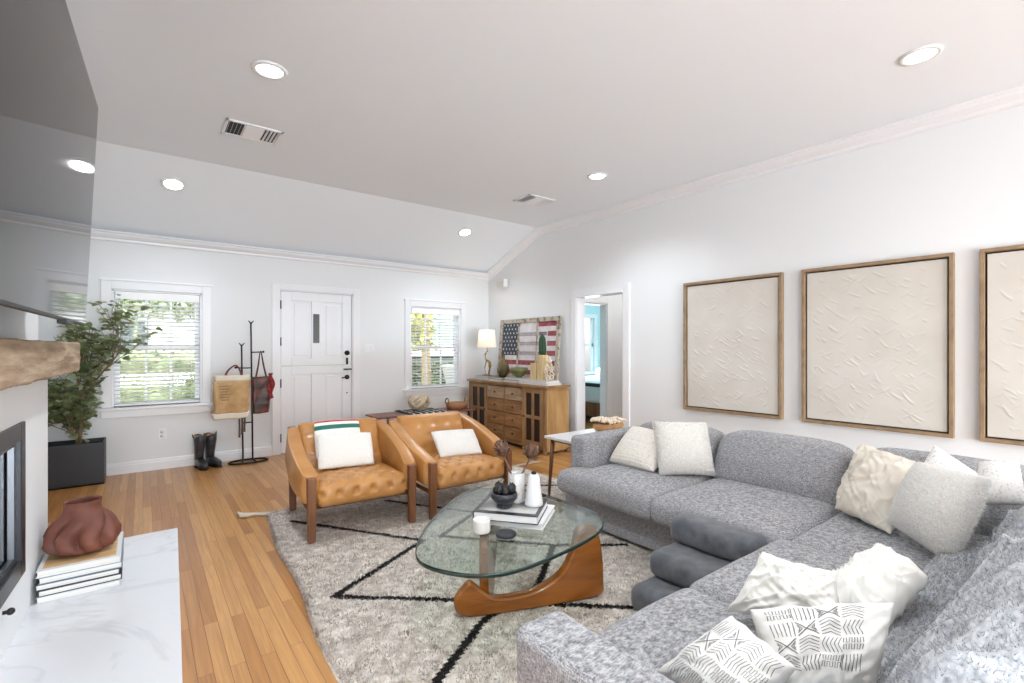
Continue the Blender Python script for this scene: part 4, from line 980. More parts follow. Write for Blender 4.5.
def base_piece(nm, p0, p1, flip):
    """one of the two equal curved pieces: blunt nose, level beam, end curving up"""
    p0, p1 = Vector(p0), Vector(p1); dr = (p1-p0); L_ = dr.length; dr.normalize(); nr = Vector((-dr.y, dr.x))
    prof = spline([(-.02, .02), (-.045, .09), (.0, .15), (.04, .172), (.10, .125), (.17, .082), (.3, .078), (.42, .10), (.53, .16), (.59, .25), (.63, .37), (.70, .385), (.745, .36), (.775, .25), (.785, .1), (.765, .012), (.55, .0), (.3, .0), (.08, .0)], 6)
    sc_ = L_/.76; top, n_ = .389, len(prof)
    pts = [(s*sc_, (top+.012-z) if flip else z+.012) for s, z in prof]
    def th(s): return .022+.010*math.sin(max(0, min(1, s/L_))*PI)
    c = Vector((sum(p[0] for p in pts)/n_, sum(p[1] for p in pts)/n_)); vs = []
    lay = [(-1, .012), (-.75, .003), (-.4, 0), (.4, 0), (.75, .003), (1, .012)]
    for o, ins in lay:
        for i, (s, z) in enumerate(pts):
            a, d_ = pts[i-1], pts[(i+1) % n_]; tn = Vector((d_[0]-a[0], d_[1]-a[1])).normalized(); inn = Vector((tn.y, -tn.x))
            q = Vector((s, z))+inn*ins; w_ = p0+dr*q.x+nr*(o*th(s)); vs.append((w_.x, w_.y, max(.012, q.y)))
    m_ = len(lay); fs = [(k*n_+i, k*n_+(i+1) % n_, (k+1)*n_+(i+1) % n_, (k+1)*n_+i) for k in range(m_-1) for i in range(n_)]
    b = MB(); b.add(vs, fs, True); b.add(vs[:n_], [tuple(range(n_))[::-1]]); b.add(vs[-n_:], [tuple(range(n_))])
    return build(b, nm, HONEY, ct)
base_piece('base_leg', (1.235, 2.015), (1.91, 1.755), False)
base_piece('base_leg', (1.80, 2.47), (1.345, 1.985), True)

# things on the coffee table
def qbook(q, z0, z1, cover, label, top=None, group='books on the coffee table'):
    c = [Vector(p) for p in q]; ctr = sum(c, Vector((0, 0)))/4; ex = (c[1]-c[0]); rz = math.atan2(ex.y, ex.x)
    w_ = ex.length; h_ = (c[3]-c[0]).length
    return book(ctr.x-w_/2, ctr.x+w_/2, ctr.y-h_/2, ctr.y+h_/2, z0, z1, cover, label, group, 'x0', rz, topmat=top, pages=mat('bright_pages', srgb(236, 236, 236), .8))
FACE = mat('grey_photo', srgb(88, 88, 88), .3, col2=srgb(205, 203, 200), vs=3.4, lo=.4, hi=.6, detail=3)
qbook([(1.385, 2.05), (1.565, 1.80), (1.81, 1.985), (1.63, 2.235)], .4205, .452, mat('white_gloss', srgb(232, 232, 232), .3), 'white book, the lower one under the dark-bordered book on the glass table')
qbook([(1.324, 2.071), (1.533, 1.809), (1.762, 1.98), (1.553, 2.242)], .4525, .495, mat('black_gloss', srgb(38, 38, 40), .3), 'large book with black border and grey cover picture on the glass table', FACE)
t = thing('vase', 'marble cylinder vase holding two dried artichoke blooms', 'vase', (1.60, 2.06, .4955))
b = MB(); b.lathe([(.001, 0), (.042, 0), (.044, .003), (.044, .152), (.042, .155), (.039, .153), (.038, .03), (.001, .028)], (1.60, 2.06, .4955), 32); build(b, 'body', MARBS, t)
ART = mat('dried_artichoke', srgb(88, 62, 50), .85, col2=srgb(148, 116, 98), vs=30)
for (nm, bx, by, tx, ty, tz, r) in (('a', 1.59, 2.07, 1.55, 2.12, .765, .048), ('b', 1.61, 2.05, 1.665, 2.015, .75, .046)):
    b = MB(); b.tube([(bx, by, .60), ((bx+tx)/2+.004, (by+ty)/2, .68), (tx, ty, tz-.02)], .0055, 7)
    ax = Vector((tx-bx, ty-by, tz-.60)).normalized(); c = Vector((tx, ty, tz)); side = ax.cross(Vector((1, 0, .1))).normalized(); s2 = ax.cross(side)
    b.ball(tuple(c), (r*.6, r*.6, r*.75), 12)
    for ring_ in range(6):
        nn = 9-ring_//2
        for k in range(nn):
            a = 2*PI*k/nn+ring_*.5; ph = lerp(-.9, 1.1, ring_/5); o = side*math.cos(a)+s2*math.sin(a)
            p = c+ax*r*.62*math.sin(ph)+o*r*.55*math.cos(ph); tp = p+(o*lerp(1, .15, ring_/5)+ax*lerp(.25, 1, ring_/5)).normalized()*r*.72; wd = ax.cross(o).normalized()*r*.27
            m1 = p.lerp(tp, .5)+o*.004
            b.add([tuple(p-wd*.8), tuple(p+wd*.8), tuple(m1+wd), tuple(tp), tuple(m1-wd)], [(0, 1, 2, 3, 4)])
    tag(build(b, 'dried_artichoke', ART), 'dried artichoke bloom in the marble vase, the %s one' % ('left' if nm == 'a' else 'right'), 'flower', 'dried artichoke blooms')
t = thing('bottle', 'tapered white ceramic bottle with black cap on the books', 'bottle', (1.635, 1.955, .4955))
b = MB(); b.lathe([(.001, 0), (.045, 0), (.048, .004), (.047, .012), (.029, .148), (.024, .158), (.014, .162), (.001, .162)], (1.635, 1.955, .4955), 32); build(b, 'body', mat('white_ceramic', srgb(224, 224, 224), .3), t)
b = MB(); b.lathe([(.001, 0), (.013, 0), (.014, .012), (.001, .013)], (1.635, 1.955, .6575), 16); build(b, 'cap', BLACK, t)
DARKC = mat('charcoal_ceramic', srgb(44, 46, 52), .42)
b = MB(); c = (1.49, 2.02, .4955); b.lathe([(.001, 0), (.036, 0), (.034, .01), (.028, .014), (.05, .03), (.068, .05), (.07, .062), (.064, .078), (.058, .078), (.06, .06), (.045, .035), (.001, .03)], c, 32)
for k in range(10): a = 2*PI*k/10; b.ball((c[0]+.033*math.cos(a), c[1]+.033*math.sin(a), c[2]+.008), .009, 6)
tag(build(b, 'bowl', DARKC), 'round charcoal bowl filled with dark pods on the black-bordered book', 'bowl')
R4 = random.Random(4)
for k in range(8):
    a = 2*PI*k/8+.3; r = .040 if k else .0; b = MB(); cc = (c[0]+r*math.cos(a), c[1]+r*math.sin(a), c[2]+.086+R4.uniform(0, .016)); sd = R4.random()*9
    b.ball(cc, (.018, .016, .022), 12, fn=lambda d: 1+.28*abs(math.sin(math.atan2(d.y, d.x)*2.5))+.2*nz(d.x, d.y, d.z+sd, 2))
    b.tube([(cc[0], cc[1], cc[2]+.015), (cc[0]+R4.uniform(-.01, .01), cc[1]+R4.uniform(-.01, .01), cc[2]+.034)], [.006, .003], 5)
    tag(build(b, 'seed_pod', mat('dark_pod', srgb(28, 25, 26), .5) if k == 0 else bpy.data.materials['dark_pod']), 'dark dried seed pod in the charcoal bowl', 'seed pod', 'seed pods in the charcoal bowl')
t = thing('candle_jar', 'white ribbed ceramic jar on the glass beside the books', 'jar', (1.318, 1.975, .4205))
b = MB(); pr = [(.001, 0), (.040, 0)]
for k in range(5): z = .004+k*.011; pr += [(.0425, z), (.044, z+.005), (.0425, z+.0095)]
pr += [(.0425, .062), (.038, .064), (.036, .056), (.001, .054)]
b.lathe(pr, (1.318, 1.975, .4205), 32); build(b, 'body', mat('matt_white_ceramic', srgb(230, 226, 220), .5), t)
b = MB(); b.lathe([(.001, 0), (.046, 0), (.049, .004), (.049, .012), (.045, .018), (.03, .020), (.001, .017)], (1.384, 1.862, .4205), 32)
tag(build(b, 'coaster_dish', DARKC), 'black round lidded dish lying on the glass in front of the books', 'dish')

# ------------------------------------------------------------------ side table behind the far arm
t = thing('side_table', 'white topped side table with tapered dark wood legs behind the far sofa arm', 'side table', (3.22, 3.02, 0))
b = MB(); b.prism([(2.80, 2.84), (3.64, 2.84), (3.64, 3.21), (2.80, 3.21)], .528, .552); build(b, 'top', MARBS, t, bevel=.006)
for x, y, dx, dy in ((2.86, 3.16, -.02, .03), (2.86, 2.90, -.02, -.0), (3.58, 3.16, .02, .03), (3.58, 2.90, .02, 0)):
    b = MB(); b.tube([(x, y, .528), (x+dx, y+dy, .0)], [.021, .011], 10); build(b, 'leg', WALNUT, t)
b = MB(); b.box(2.85, 3.6, 2.9, 3.17, .505, .528); build(b, 'apron', WALNUT, t)
t = thing('wooden_tray', 'oblong wooden tray filled with bead strings on the side table', 'tray', (3.46, 3.05, .553))
def trf(p, d):
    k = (p.z-.553)/.075; return (3.46+(p.x-3.46)*(.86+.14*k), 3.05+(p.y-3.05)*(.8+.2*k), p.z)
b = MB(); b.rbox(3.30, 3.62, 2.97, 3.13, .553, .618, .03, .03, fn=trf); build(b, 'tray_body', mat('light_wood', srgb(176, 128, 78), .6, col2=srgb(196, 150, 98), vs=12), t)
BEAD = mat('cream_bead', srgb(222, 200, 174), .6, col2=srgb(238, 224, 204), vs=20)
b = MB(); R5 = random.Random(8)
for k in range(150):
    u, v = R5.uniform(-1, 1), R5.uniform(-1, 1); b.ball((3.46+.155*u, 3.05+.07*v, .628+R5.uniform(0, .035)*(1-abs(v)*.6)+(.022 if u < -.4 else 0)), .0155, 8)
tag(build(b, 'bead_strings', BEAD), 'heap of cream wooden beads in the oblong tray', 'beads', kind='stuff')

# ------------------------------------------------------------------ framed canvases on the right wall
CANV = mat('plaster_canvas', srgb(214, 209, 201), .9, col2=srgb(206, 200, 191), vs=3, bump=(60, .25, .002), spec=.15); FRM = mat('oak_frame', srgb(138, 114, 88), .5, col2=srgb(160, 134, 104), vs=14); GAP = mat('frame_gap', srgb(66, 48, 34), .8)
def canvas(yc, w_, label, seed):
    t = thing('framed_canvas', label, 'painting', (wx(yc), yc, .678), KT, 'cream textured canvases on the right wall')
    h = 1.322; hw = w_/2; f = .026
    b = MB()
    for (a, c, z0, z1) in ((-hw, hw, 0, f), (-hw, hw, h-f, h), (-hw, -hw+f, f, h-f), (hw-f, hw, f, h-f)): b.box(-.05, -.002, a, c, z0, z1)
    build(b, 'frame', FRM, t, local=True, bevel=.002)
    b = MB(); b.box(-.008, -.002, -hw+f, hw-f, f, h-f); build(b, 'backing', GAP, t, local=True)
    g = np.random.default_rng(seed); a_, z_ = -hw+f+.012, f+.012; W_, H_ = w_-2*f-.024, h-2*f-.024
    nu, nv = 150, 190; U, V = np.meshgrid(np.linspace(0, W_, nu+1), np.linspace(0, H_, nv+1), indexing='ij'); Z = np.zeros_like(U)
    for _ in range(190):
        cu, cv = g.uniform(.1, .95)*W_, g.uniform(.03, .97)*H_
        if g.random() < .35 and cv > .5*H_: continue
        an = g.choice([.65, .8, .5, .7, -.6])+g.normal(0, .12); l_ = g.uniform(.012, .048); wd = g.uniform(.0025, .0045)
        du, dv = U-cu, V-cv; p = du*math.cos(an)+dv*math.sin(an); q = -du*math.sin(an)+dv*math.cos(an)
        m_ = np.exp(-(p/l_)**4)*np.exp(-((q-.08*p*p/l_)/wd)**2); Z = np.maximum(Z, g.uniform(.002, .0058)*m_)
    vs = np.stack([-.028-Z, a_+U, z_+V], -1).reshape(-1, 3); ii, jj = np.meshgrid(np.arange(nu), np.arange(nv), indexing='ij'); q = (ii*(nv+1)+jj).reshape(-1)
    b = MB(); b.raw(vs, np.stack([q, q+1, q+nv+2, q+nv+1], -1), 0, True); b.box(-.0275, -.008, a_, a_+W_, z_, z_+H_)
    build(b, 'canvas', CANV, t, local=True)
canvas(2.472, .98, 'cream textured canvas in oak frame, leftmost of the three on the right wall', 1)
canvas(1.327, .99, 'cream textured canvas in oak frame, the middle one of three', 2)
canvas(.205, .99, 'cream textured canvas in oak frame, cut off by the right edge of the photo', 3)

# ------------------------------------------------------------------ wooden cabinet by the doorway
CABW = mat('aged_pine', srgb(122, 90, 58), .6, col2=srgb(164, 128, 88), vs=5, vstretch=(1, .7, .5), detail=9, bump=(30, .25, .002))
CABL = mat('honey_pine', srgb(168, 128, 78), .5, col2=srgb(196, 158, 106), vs=6, vstretch=(2, 2, .4), detail=8)
CABG = mat('dark_cabinet_glass', srgb(46, 34, 26), .3, spec=.3); DRW = [mat('drawer_wood_%s' % k, srgb(*c1), .6, col2=srgb(*c2), vs=7, vstretch=(.6, .6, 3), detail=8) for k, c1, c2 in (('pale', (146, 120, 92), (178, 154, 124)), ('mid', (126, 90, 54), (160, 120, 78)), ('warm', (136, 94, 54), (168, 124, 78)))]
cb = thing('cabinet', 'weathered wooden cabinet with glazed doors and small drawers beside the doorway', 'cabinet', (4.155, 5.355, 0))
X0, X1c, Ya, Yb, H_ = 3.93, 4.33, 4.48, 6.23, .85
b = MB(); b.box(X0-.02, X1c+.01, Ya-.03, Yb+.03, H_-.028, H_); build(b, 'top', CABW, cb, bevel=.004)
b = MB()
for y0, y1 in ((Ya, Ya+.03), (Yb-.03, Yb)): b.box(X0+.02, X1c, y0, y1, .03, H_-.028)
build(b, 'side_panel', CABL, cb, bevel=.003) if False else None
for y0, y1 in ((Ya, Ya+.03), (Yb-.03, Yb)):
    b = MB(); b.box(X0+.02, X1c, y0, y1, .03, H_-.028); build(b, 'side_panel', CABL, cb, bevel=.003)
b = MB(); b.box(X0+.03, X1c, Ya+.03, Yb-.03, .07, .09).box(X1c-.02, X1c, Ya+.03, Yb-.03, .09, H_-.028)
for y in (4.93, 5.32, 5.74): b.box(X0+.03, X1c-.02, y-.01, y+.01, .09, H_-.028)
build(b, 'carcass', CABW, cb)
b = MB(); 
for y0, y1 in ((Ya, Ya+.05), (4.91, 4.94), (5.31, 5.33), (5.73, 5.76), (Yb-.05, Yb)): b.box(X0, X0+.03, y0, y1, 0, H_-.028)
b.box(X0+.002, X0+.028, Ya, Yb, .05, .085).box(X0+.002, X0+.028, Ya, Yb, H_-.05, H_-.028)
b.box(X1c-.04, X1c, Ya, Ya+.04, 0, .05).box(X1c-.04, X1c, Yb-.04, Yb, 0, .05)
build(b, 'face_frame', CABW, cb, bevel=.003)
for y0, y1, ky in ((Ya+.05, 4.91, 4.885), (5.76, Yb-.05, 5.785)):
    b = MB(); z0, z1 = .088, H_-.052; s = .05; x0, x1 = X0-.008, X0+.02; ym = (y0+y1)/2; zm = (z0+z1)/2
    b.box(x0, x1, y0+.003, y0+s, z0, z1).box(x0, x1, y1-s, y1-.003, z0, z1).box(x0, x1, y0+s, y1-s, z0, z0+s).box(x0, x1, y0+s, y1-s, z1-s, z1).box(x0, x1, ym-.02, ym+.02, z0+s, z1-s).box(x0+.001, x1-.001, y0+s, y1-s, zm-.02, zm+.02)
    d = build(b, 'door', CABW, cb, bevel=.003)
    b = MB(); b.box(X0+.008, X0+.012, y0+s, y1-s, z0+s, z1-s); build(b, 'pane', CABG, d)
    b = MB(); b.ball((X0-.02, ky, zm), .013, 8); build(b, 'knob', BLACK, d)
k = 0
for y0, y1 in ((4.945, 5.305), (5.335, 5.725)):
    for r in range(4):
        z0 = .092+r*.177; b = MB(); b.box(X0-.006, X0+.02, y0, y1, z0, z0+.165); b.box(X0-.009, X0-.004, y0+.03, y1-.03, z0+.03, z0+.135)
        d = build(b, 'drawer', DRW[0] if r == 3 else DRW[1+(k % 2)], cb, bevel=.003); k += 1
        b = MB(); ym = (y0+y1)/2; b.ball((X0-.022, ym, z0+.085), .012, 8).tube([(X0-.006, ym, z0+.085), (X0-.02, ym, z0+.085)], .006, 6); build(b, 'knob', BLACK, d)

# things on the cabinet
BX = 4.12; HT = H_+.0005
def cbook(y0, y1, x0, x1, z0, z1, c, label): return book(x0, x1, y0, y1, z0, z1, c, label, 'books on the wooden cabinet', 'x1')
cbook(5.84, 6.16, 3.99, 4.23, HT, HT+.03, cl_, 'white book under the lamp, lower one of two')
cbook(5.86, 6.15, 4.0, 4.22, HT+.031, HT+.058, cb_, 'blue-grey book directly under the brass lamp')
cbook(5.46, 5.80, 3.98, 4.22, HT, HT+.028, cl_, 'white book beside the lamp books, lower one under the round vase')
cbook(5.45, 5.76, 3.98, 4.20, HT+.029, HT+.056, cg_, 'dark book directly under the round green-brown vase')
cbook(5.09, 5.42, 3.97, 4.22, HT, HT+.034, cg_, 'dark grey book, lower one under the green bowl')
cbook(5.09, 5.39, 3.98, 4.22, HT+.035, HT+.065, cl_, 'pale grey book directly under the green bowl')
cbook(4.50, 5.06, 3.97, 4.22, HT, HT+.028, cw_, 'long white book, lower one under the wooden blocks')
cbook(4.52, 5.07, 3.98, 4.21, HT+.029, HT+.058, mat('mauve_grey_cover', srgb(206, 200, 206), .4), 'long mauve-grey book directly under the wooden blocks')
BRASS = mat('aged_brass', srgb(168, 132, 72), .3, .9)
t = thing('table_lamp', 'brass heron-shaped table lamp with cream shade on the cabinet', 'lamp', (4.1, 6.0, HT+.058)); z = HT+.058
b = MB(); b.lathe([(.001, 0), (.06, 0), (.06, .012), (.012, .02), (.001, .02)], (4.1, 6.0, z), 24); build(b, 'base', BRASS, t)
b = MB(); b.tube(spline([(4.1, 6.03, z+.015), (4.1, 6.05, z+.12), (4.1, 6.0, z+.22), (4.1, 5.93, z+.20), (4.1, 5.92, z+.12), (4.1, 5.955, z+.02)], 8, False), [.005]*8+[.008]*8+[.016]*8+[.022]*8+[.012]*8+[.006], 8)
b.tube(spline([(4.1, 6.0, z+.2), (4.1, 6.04, z+.27), (4.1, 6.02, z+.34), (4.1, 5.98, z+.37), (4.1, 6.0, z+.42)], 6, False), .008, 8).tube([(4.1, 6.02, z+.34), (4.1, 6.10, z+.30)], [.007, .002], 6); build(b, 'heron_stem', BRASS, t)
SHADE = mat('cream_shade', srgb(238, 226, 208), .8, emit=((1, .86, .66, 1), .35))
b = MB(); b.lathe([(.145, 0), (.118, .26), (.115, .26), (.142, 0)], (4.1, 6.0, 1.33), 32); build(b, 'lamp_shade', SHADE, t)
lamp('table_lamp_bulb', 'POINT', (4.1, 6.0, 1.44), 3, (1, .8, .58), shadow_soft_size=.04)
OLV = mat('olive_glass', srgb(78, 70, 42), .25, col2=srgb(116, 104, 66), vs=9)
b = MB(); b.lathe([(.001, 0), (.045, 0), (.085, .06), (.092, .12), (.075, .19), (.04, .235), (.026, .26), (.026, .30), (.034, .315), (.028, .315), (.02, .30), (.02, .26), (.001, .25)], (4.08, 5.56, HT+.0565), 28); tag(build(b, 'vase', OLV), 'round olive brown bottle vase on the cabinet books', 'vase')
GRN = mat('olive_green_bowl', srgb(102, 104, 58), .35)
b = MB(); b.lathe([(.001, 0), (.05, 0), (.045, .012), (.09, .04), (.122, .09), (.122, .135), (.116, .135), (.11, .09), (.08, .05), (.001, .035)], (4.09, 5.21, HT+.0655), 32); tag(build(b, 'bowl', GRN), 'olive green bowl on the cabinet books', 'bowl')
PALE = mat('pale_wood_block', srgb(206, 178, 128), .55, col2=srgb(222, 198, 150), vs=8, vstretch=(2, 2, .5))
b = MB(); b.box(4.05, 4.15, 4.81, 4.92, HT+.0585, HT+.27); tag(build(b, 'wooden_block', PALE, bevel=.006), 'shorter pale wooden block on the cabinet, left of the cactus block', 'block')
b = MB(); b.box(4.05, 4.15, 4.67, 4.78, HT+.0585, HT+.38); tag(build(b, 'wooden_block', PALE, bevel=.006), 'taller pale wooden block carrying the cactus', 'block')
CAC = mat('cactus_green', srgb(40, 70, 44), .6, bump=(60, .5, .004)); zc = HT+.381
b = MB(); b.lathe([(.001, 0), (.038, 0), (.045, .05), (.045, .14), (.036, .22), (.016, .255), (.001, .262)], (4.1, 4.725, zc), 40, fn=lambda p, a, r, z: (4.1+(p[0]-4.1)*(1+.16*math.cos(a*9)), 4.725+(p[1]-4.725)*(1+.16*math.cos(a*9))+.02*z*2, p[2]))
tag(build(b, 'cactus', CAC), 'small dark green ribbed cactus on the taller wooden block', 'plant')
b = MB(); R6 = random.Random(6); CHN = mat('white_wood_chain', srgb(232, 218, 196), .6)
for k, (dy, dz) in enumerate([(0, .02), (.045, .03), (.08, .05), (.07, .1), (.05, .15), (.03, .2), (.01, .25), (-.02, .22), (-.035, .17), (-.05, .12), (-.065, .07), (-.04, .03)]):
    cy, czz = 4.555+dy*.8, HT+.075+dz; ring = [(4.05+.012*math.sin(a+k)+.01*(k % 3), cy+.026*math.cos(a), czz+.024*math.sin(a)) for a in [2*PI*i/14 for i in range(15)]]
    b.tube(ring, .0095, 6, caps=False)
tag(build(b, 'chain_link_ornament', CHN, bevel=0), 'white wooden chain ornament at the right end of the cabinet books', 'ornament')

# flag painted on an old window frame, leaning on the wall behind the cabinet
fl = thing('framed_flag', 'old three-pane window frame painted as an American flag behind the lamp and vases', 'wall art', (4.44, 5.48, HT))
OLDW = mat('chipped_white_wood', srgb(186, 176, 160), .8, col2=srgb(128, 112, 94), vs=16, lo=.5, hi=.62, detail=8)
ya, yb, za, zb = 4.80, 6.17, HT, 1.755
def lean(x, y, z): return (4.43+(z-za)*.075+x, y, z)
def lbox(b, x0, x1, y0, y1, z0, z1, mi=0):
    o = len(b.v); b.box(x0, x1, y0, y1, z0, z1, mi); b.v[o:] = [lean(*p) for p in b.v[o:]]
b = MB(); s = .06
lbox(b, -.02, .015, ya, ya+s, za, zb); lbox(b, -.02, .015, yb-s, yb, za, zb); lbox(b, -.02, .015, ya+s, yb-s, zb-s, zb); lbox(b, -.02, .015, ya+s, yb-s, za, za+s*1.4)
pw = (yb-ya-2*s-.06)/3
for k in (1, 2): y = ya+s+pw*k+.03*(k-1); lbox(b, -.015, .012, y, y+.03, za+s, zb-s)
build(b, 'frame', OLDW, fl)
FR, FW, FB = mat('faded_red', srgb(138, 58, 66), .7, col2=srgb(164, 92, 98), vs=12), mat('faded_white', srgb(228, 222, 222), .7, col2=srgb(206, 196, 200), vs=9), mat('faded_navy', srgb(50, 60, 70), .7, col2=srgb(70, 80, 90), vs=12)
INK2 = mat('script_ink', srgb(70, 66, 72), .8); z0, z1 = za+s*1.4, zb-s; sh = (z1-z0)/11
for k in range(3):
    y0 = ya+s+(pw+.03)*k; y1 = y0+pw; left = (k == 2); b = MB()
    for r in range(11):
        rr = 10-r; top = rr <= 6
        col = 1 if rr % 2 else 0
        if left and top: col = 2
        if k == 1 and col == 0 and r > 3: col = 1
        if k == 0 and col == 0 and 2 < r < 10: lbox(b, .0, .006, y0, y0+pw*.5, z0+r*sh, z0+(r+1)*sh, 0); lbox(b, .0, .006, y0+pw*.5, y1, z0+r*sh, z0+(r+1)*sh, 1)
        else: lbox(b, .0, .006, y0, y1, z0+r*sh, z0+(r+1)*sh, col)
    if left:
        for i in range(5):
            for j in range(8):
                yc = y0+pw*(.1+.2*i+(.1 if j % 2 else 0)); zc_ = z1-sh*7*(.06+.125*j)
                if yc > y1-.02: continue
                o = len(b.v); b.add([(-.001, yc+(.021 if m % 2 == 0 else .009)*math.sin(m*PI/5), zc_+(.021 if m % 2 == 0 else .009)*math.cos(m*PI/5)) for m in range(10)], [tuple(range(10))], False, 1); b.v[o:] = [lean(*p) for p in b.v[o:]]
    else:
        for r in (4, 6, 8):
            zz = z0+(r+.7)*sh; n_ = 46; w1 = y1-.01; w0 = y0+(pw*.55 if k == 0 else .01)
            for li in range(2):
                pts = [(-.0015, lerp(w1, w0, i/n_), zz-.02*li*1.4+.011*math.sin(i*1.9+r)+.007*math.sin(i*.8+li)) for i in range(n_+1)]
                o = len(b.v); b.tube(pts, .0026, 4, mi=3); b.v[o:] = [lean(*p) for p in b.v[o:]]
    build(b, 'painted_pane', [FR, FW, FB, INK2], fl)

# ------------------------------------------------------------------ bench below the right window
t = thing('bench', 'low red-brown bench with dark metal legs below the right window', 'bench', (3.05, 6.0, 0))
REDW = mat('red_brown_wood', srgb(104, 58, 48), .4, col2=srgb(132, 78, 62), vs=8, vstretch=(.4, 3, 1))
b = MB()
for k in range(4): b.box(2.32, 3.78, 5.80+k*.105, 5.80+k*.105+.10, .43, .452)
build(b, 'slat_top', REDW, t, bevel=.003)
for x in (2.45, 3.65):
    b = MB(); b.tube([(x-.06, 5.84, 0), (x+.03, 5.84, .43)], .010, 6).tube([(x-.06, 6.17, 0), (x+.03, 6.17, .43)], .010, 6).tube([(x+.03, 5.84, .42), (x+.03, 6.17, .42)], .010, 6).tube([(x+.12, 5.84, 0), (x+.03, 5.84, .43)], .010, 6).tube([(x+.12, 6.17, 0), (x+.03, 6.17, .43)], .010, 6).tube([(x-.06, 5.84, .005), (x-.06, 6.17, .005)], .008, 6)
    build(b, 'leg_frame', BLACK, t)
BST = mat('black_wool_blanket', srgb(38, 38, 42), .95); BSW = mat('cream_stripe_wool', srgb(212, 206, 196), .95)
b = MB()
def bl(u, v):
    y = lerp(5.74, 6.24, v); z = .462+.012*abs(nz(u*6, v*5, 0, 1))
    if v < .12: y = 5.786; z = .462-(.12-v)/.12*.06
    return (lerp(2.74, 3.30, u)+.02*nz(u, v, 3, 4), y, z)
ns = 60
b.grid(bl, ns, 20); b.mi = [1 if (i//20) % 10 >= 7 else 0 for i in range(len(b.f))]
tag(build(b, 'folded_blanket', [BST, BSW], solid=.012), 'black blanket with thin cream stripes folded over the bench', 'blanket')
KNT = mat('knotted_driftwood', srgb(178, 160, 136), .8, col2=srgb(206, 190, 166), vs=14)
b = MB(); R7 = random.Random(11); c = Vector((2.98, 5.98, .585))
for k in range(11):
    a = R7.uniform(0, PI); ax = Vector((math.cos(a), math.sin(a), R7.uniform(-.8, .8))).normalized(); e1 = ax.cross(Vector((0, .1, 1))).normalized(); e2 = ax.cross(e1); r0 = R7.uniform(.075, .115)
    pts = [tuple(Vector((c.x+(e1.x*math.cos(q)+e2.x*math.sin(q))*r0*1.25, c.y+(e1.y*math.cos(q)+e2.y*math.sin(q))*r0, c.z+(e1.z*math.cos(q)+e2.z*math.sin(q))*r0*.8))+Vector((R7.uniform(-.008, .008),)*3)) for q in [2*PI*i/12 for i in range(13)]]
    b.tube(pts, .024, 8, caps=False)
b.ball(tuple(c), (.1, .08, .06), 12)
tag(build(b, 'knot_ornament', KNT), 'chunky beige knotted ornament on the striped blanket', 'ornament')
t = thing('wicker_basket', 'low brown wicker basket with two loop handles at the right end of the bench', 'basket', (3.58, 6.0, .453))
WCK = mat('wicker', srgb(142, 100, 66), .8, col2=srgb(176, 134, 94), vs=70, bump=(120, .6, .003))
b = MB(); b.lathe([(.001, 0), (.12, 0), (.135, .04), (.14, .085), (.132, .09), (.125, .05), (.001, .01)], (3.58, 6.0, .453), 28, fn=lambda p, a, r, z: (p[0]+(p[0]-3.58)*.2, p[1], p[2])); build(b, 'body', WCK, t)
for x in (3.42, 3.74):
    b = MB(); b.tube([(x, 6.0+.05*math.cos(a), .535+.075*math.sin(a)) for a in [PI*i/10 for i in range(11)]], .009, 8); build(b, 'handle', WCK, t)

# ------------------------------------------------------------------ outside the far windows
b = MB(); b.box(-12, 22, 6.7, 30, -.35, -.15); struct(build(b, 'ground', mat('patio_ground', srgb(150, 146, 138), .9, col2=srgb(120, 124, 98), vs=1.2), origin=(0, 12, -.25)))
HG = mat('hedge_green', srgb(74, 96, 58), .7, col2=srgb(150, 158, 118), vs=3, detail=6)
def foliage(b, x0, x1, y0, y1, z0, z1, n, R, s=.07):
    for _ in range(n):
        c = Vector((R.uniform(x0, x1), R.uniform(y0, y1), R.uniform(z0, z1))); a = Vector((R.uniform(-1, 1), R.uniform(-1, 1), R.uniform(-1, 1))).normalized()*s; e = Vector((R.uniform(-1, 1), R.uniform(-1, 1), R.uniform(-1, 1))).normalized()*s*.5
        b.add([tuple(c-a), tuple(c+e), tuple(c+a), tuple(c-e)], [(0, 1, 2, 3)])
R8 = random.Random(9)
b = MB(); b.rbox(-3.4, 3.2, 9.3, 10.1, -.15, 1.2, .15, .12, fn=lambda p, d: tuple(Vector(p)+d*.12*nz(p.x, p.y, p.z, 3))); foliage(b, -3.4, 3.2, 9.1, 9.6, -.1, 1.32, 3800, R8, .05)
tag(build(b, 'hedge', HG), 'leafy green hedge outside the left window', 'hedge', kind='stuff')
hs_ = thing('neighbor_house', 'pale house beyond the hedge outside the left window', 'house', (0, 15.5, -.15))
HW_ = mat('house_wall', srgb(226, 228, 228), .8)
b = MB(); b.box(-6, 3.4, 15, 16, -.15, 2.35); build(b, 'wall', HW_, hs_)
b = MB(); b.prism([(14.6, 2.35), (16, 2.85), (16, 2.95), (14.6, 2.45)], -6.3, 3.7, lambda a, z, h: (h, a, z)); build(b, 'roof', mat('roof_grey', srgb(150, 150, 148), .9), hs_)
b = MB(); b.box(-1.2, .1, 14.95, 15, .9, 2.0); build(b, 'window', mat('dark_house_glass', srgb(70, 84, 88), .2), hs_)
b = MB(); foliage(b, -3, 2.6, 12.4, 13.6, 1.95, 2.6, 1700, R8, .09)
for k in range(5): b.tube([(-2.6+k*1.2, 13, -.15), (-2.5+k*1.2, 13, 2.3)], .04, 6)
tag(build(b, 'tree_row', HG), 'row of small trees behind the hedge outside the left window', 'trees', kind='stuff')
YG = mat('yellow_green_leaf', srgb(150, 160, 74), .7, col2=srgb(214, 206, 120), vs=3)
tr = thing('garden_tree', 'yellow-green tree with tan trunk outside the right window', 'tree', (4.9, 9.6, -.15))
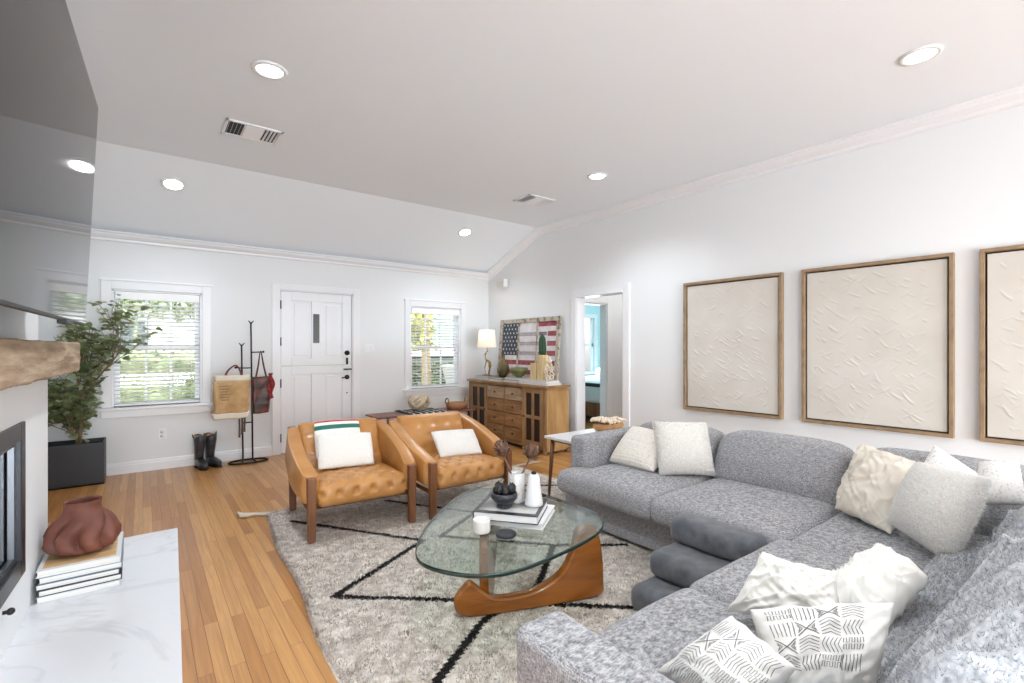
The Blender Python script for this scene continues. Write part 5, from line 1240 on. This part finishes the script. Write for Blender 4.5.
b = MB(); b.tube([(4.98, 9.6, -.15), (4.95, 9.62, 1.2), (5.0, 9.6, 3)], [.12, .10, .08], 10); build(b, 'trunk', mat('tan_bark', srgb(196, 168, 128), .9, col2=srgb(220, 194, 156), vs=8), tr)
b = MB(); foliage(b, 4.1, 5.1, 9.3, 10.3, 1.3, 3.4, 1900, R8, .09); o = build(b, 'foliage', YG, tr); o['kind'] = 'stuff'
b = MB(); foliage(b, 4.1, 8.2, 10.2, 10.9, -.15, .95, 2800, R8, .08); tag(build(b, 'shrubs', mat('dark_shrub', srgb(58, 78, 52), .7, col2=srgb(112, 126, 88), vs=3)), 'dark green shrubs outside the right window', 'shrubs', kind='stuff')
h2 = thing('garden_house', 'grey-green garden house with white framed window outside the right window', 'house', (7.4, 12.4, -.15))
b = MB(); b.box(5.6, 9.6, 12.1, 14, -.15, 3.0); build(b, 'wall', mat('grey_green_siding', srgb(112, 122, 116), .8), h2)
b = MB(); b.prism([(5.3, 2.6), (7.2, 3.4), (9.9, 2.6), (9.9, 2.78), (7.2, 3.6), (5.3, 2.78)], 11.6, 12.2, lambda a, z, h: (a, h, z)); b.box(5.62, 5.74, 12.0, 12.1, -.15, 2.7).box(7.5, 7.62, 12.0, 12.1, -.15, 2.7).box(5.62, 7.62, 12.0, 12.1, 1.1, 1.3); build(b, 'trim', TRIM, h2)
b = MB(); x0, x1, z0, z1 = 6.35, 7.2, 1.42, 2.3
b.box(x0-.1, x0, 12.02, 12.1, z0-.1, z1+.1).box(x1, x1+.1, 12.02, 12.1, z0-.1, z1+.1).box(x0, x1, 12.02, 12.1, z1, z1+.1).box(x0, x1, 12.02, 12.1, z0-.1, z0)
o = build(b, 'window', TRIM, h2); b = MB(); b.box(x0, x1, 12.06, 12.08, z0, z1); build(b, 'pane', mat('sky_pane', srgb(150, 170, 160), .1), o)
t = thing('garden_chair', 'white garden lounge chair outside the right window', 'chair', (5.8, 9.3, -.15)); GC = mat('white_garden_metal', srgb(238, 238, 236), .5)
b = MB(); b.box(5.55, 6.15, 9.0, 9.6, .24, .32); build(b, 'seat', GC, t, bevel=.01)
b = MB(); b.prism([(5.50, .3), (5.6, .3), (5.40, .95), (5.32, .93)], 9.0, 9.6, lambda a, z, h: (a, h, z)); build(b, 'backrest', GC, t, bevel=.01)
for x, y in ((5.58, 9.03), (6.12, 9.03), (5.58, 9.57), (6.12, 9.57)):
    b = MB(); b.box(x-.02, x+.02, y-.02, y+.02, -.15, .24); build(b, 'leg', GC, t)
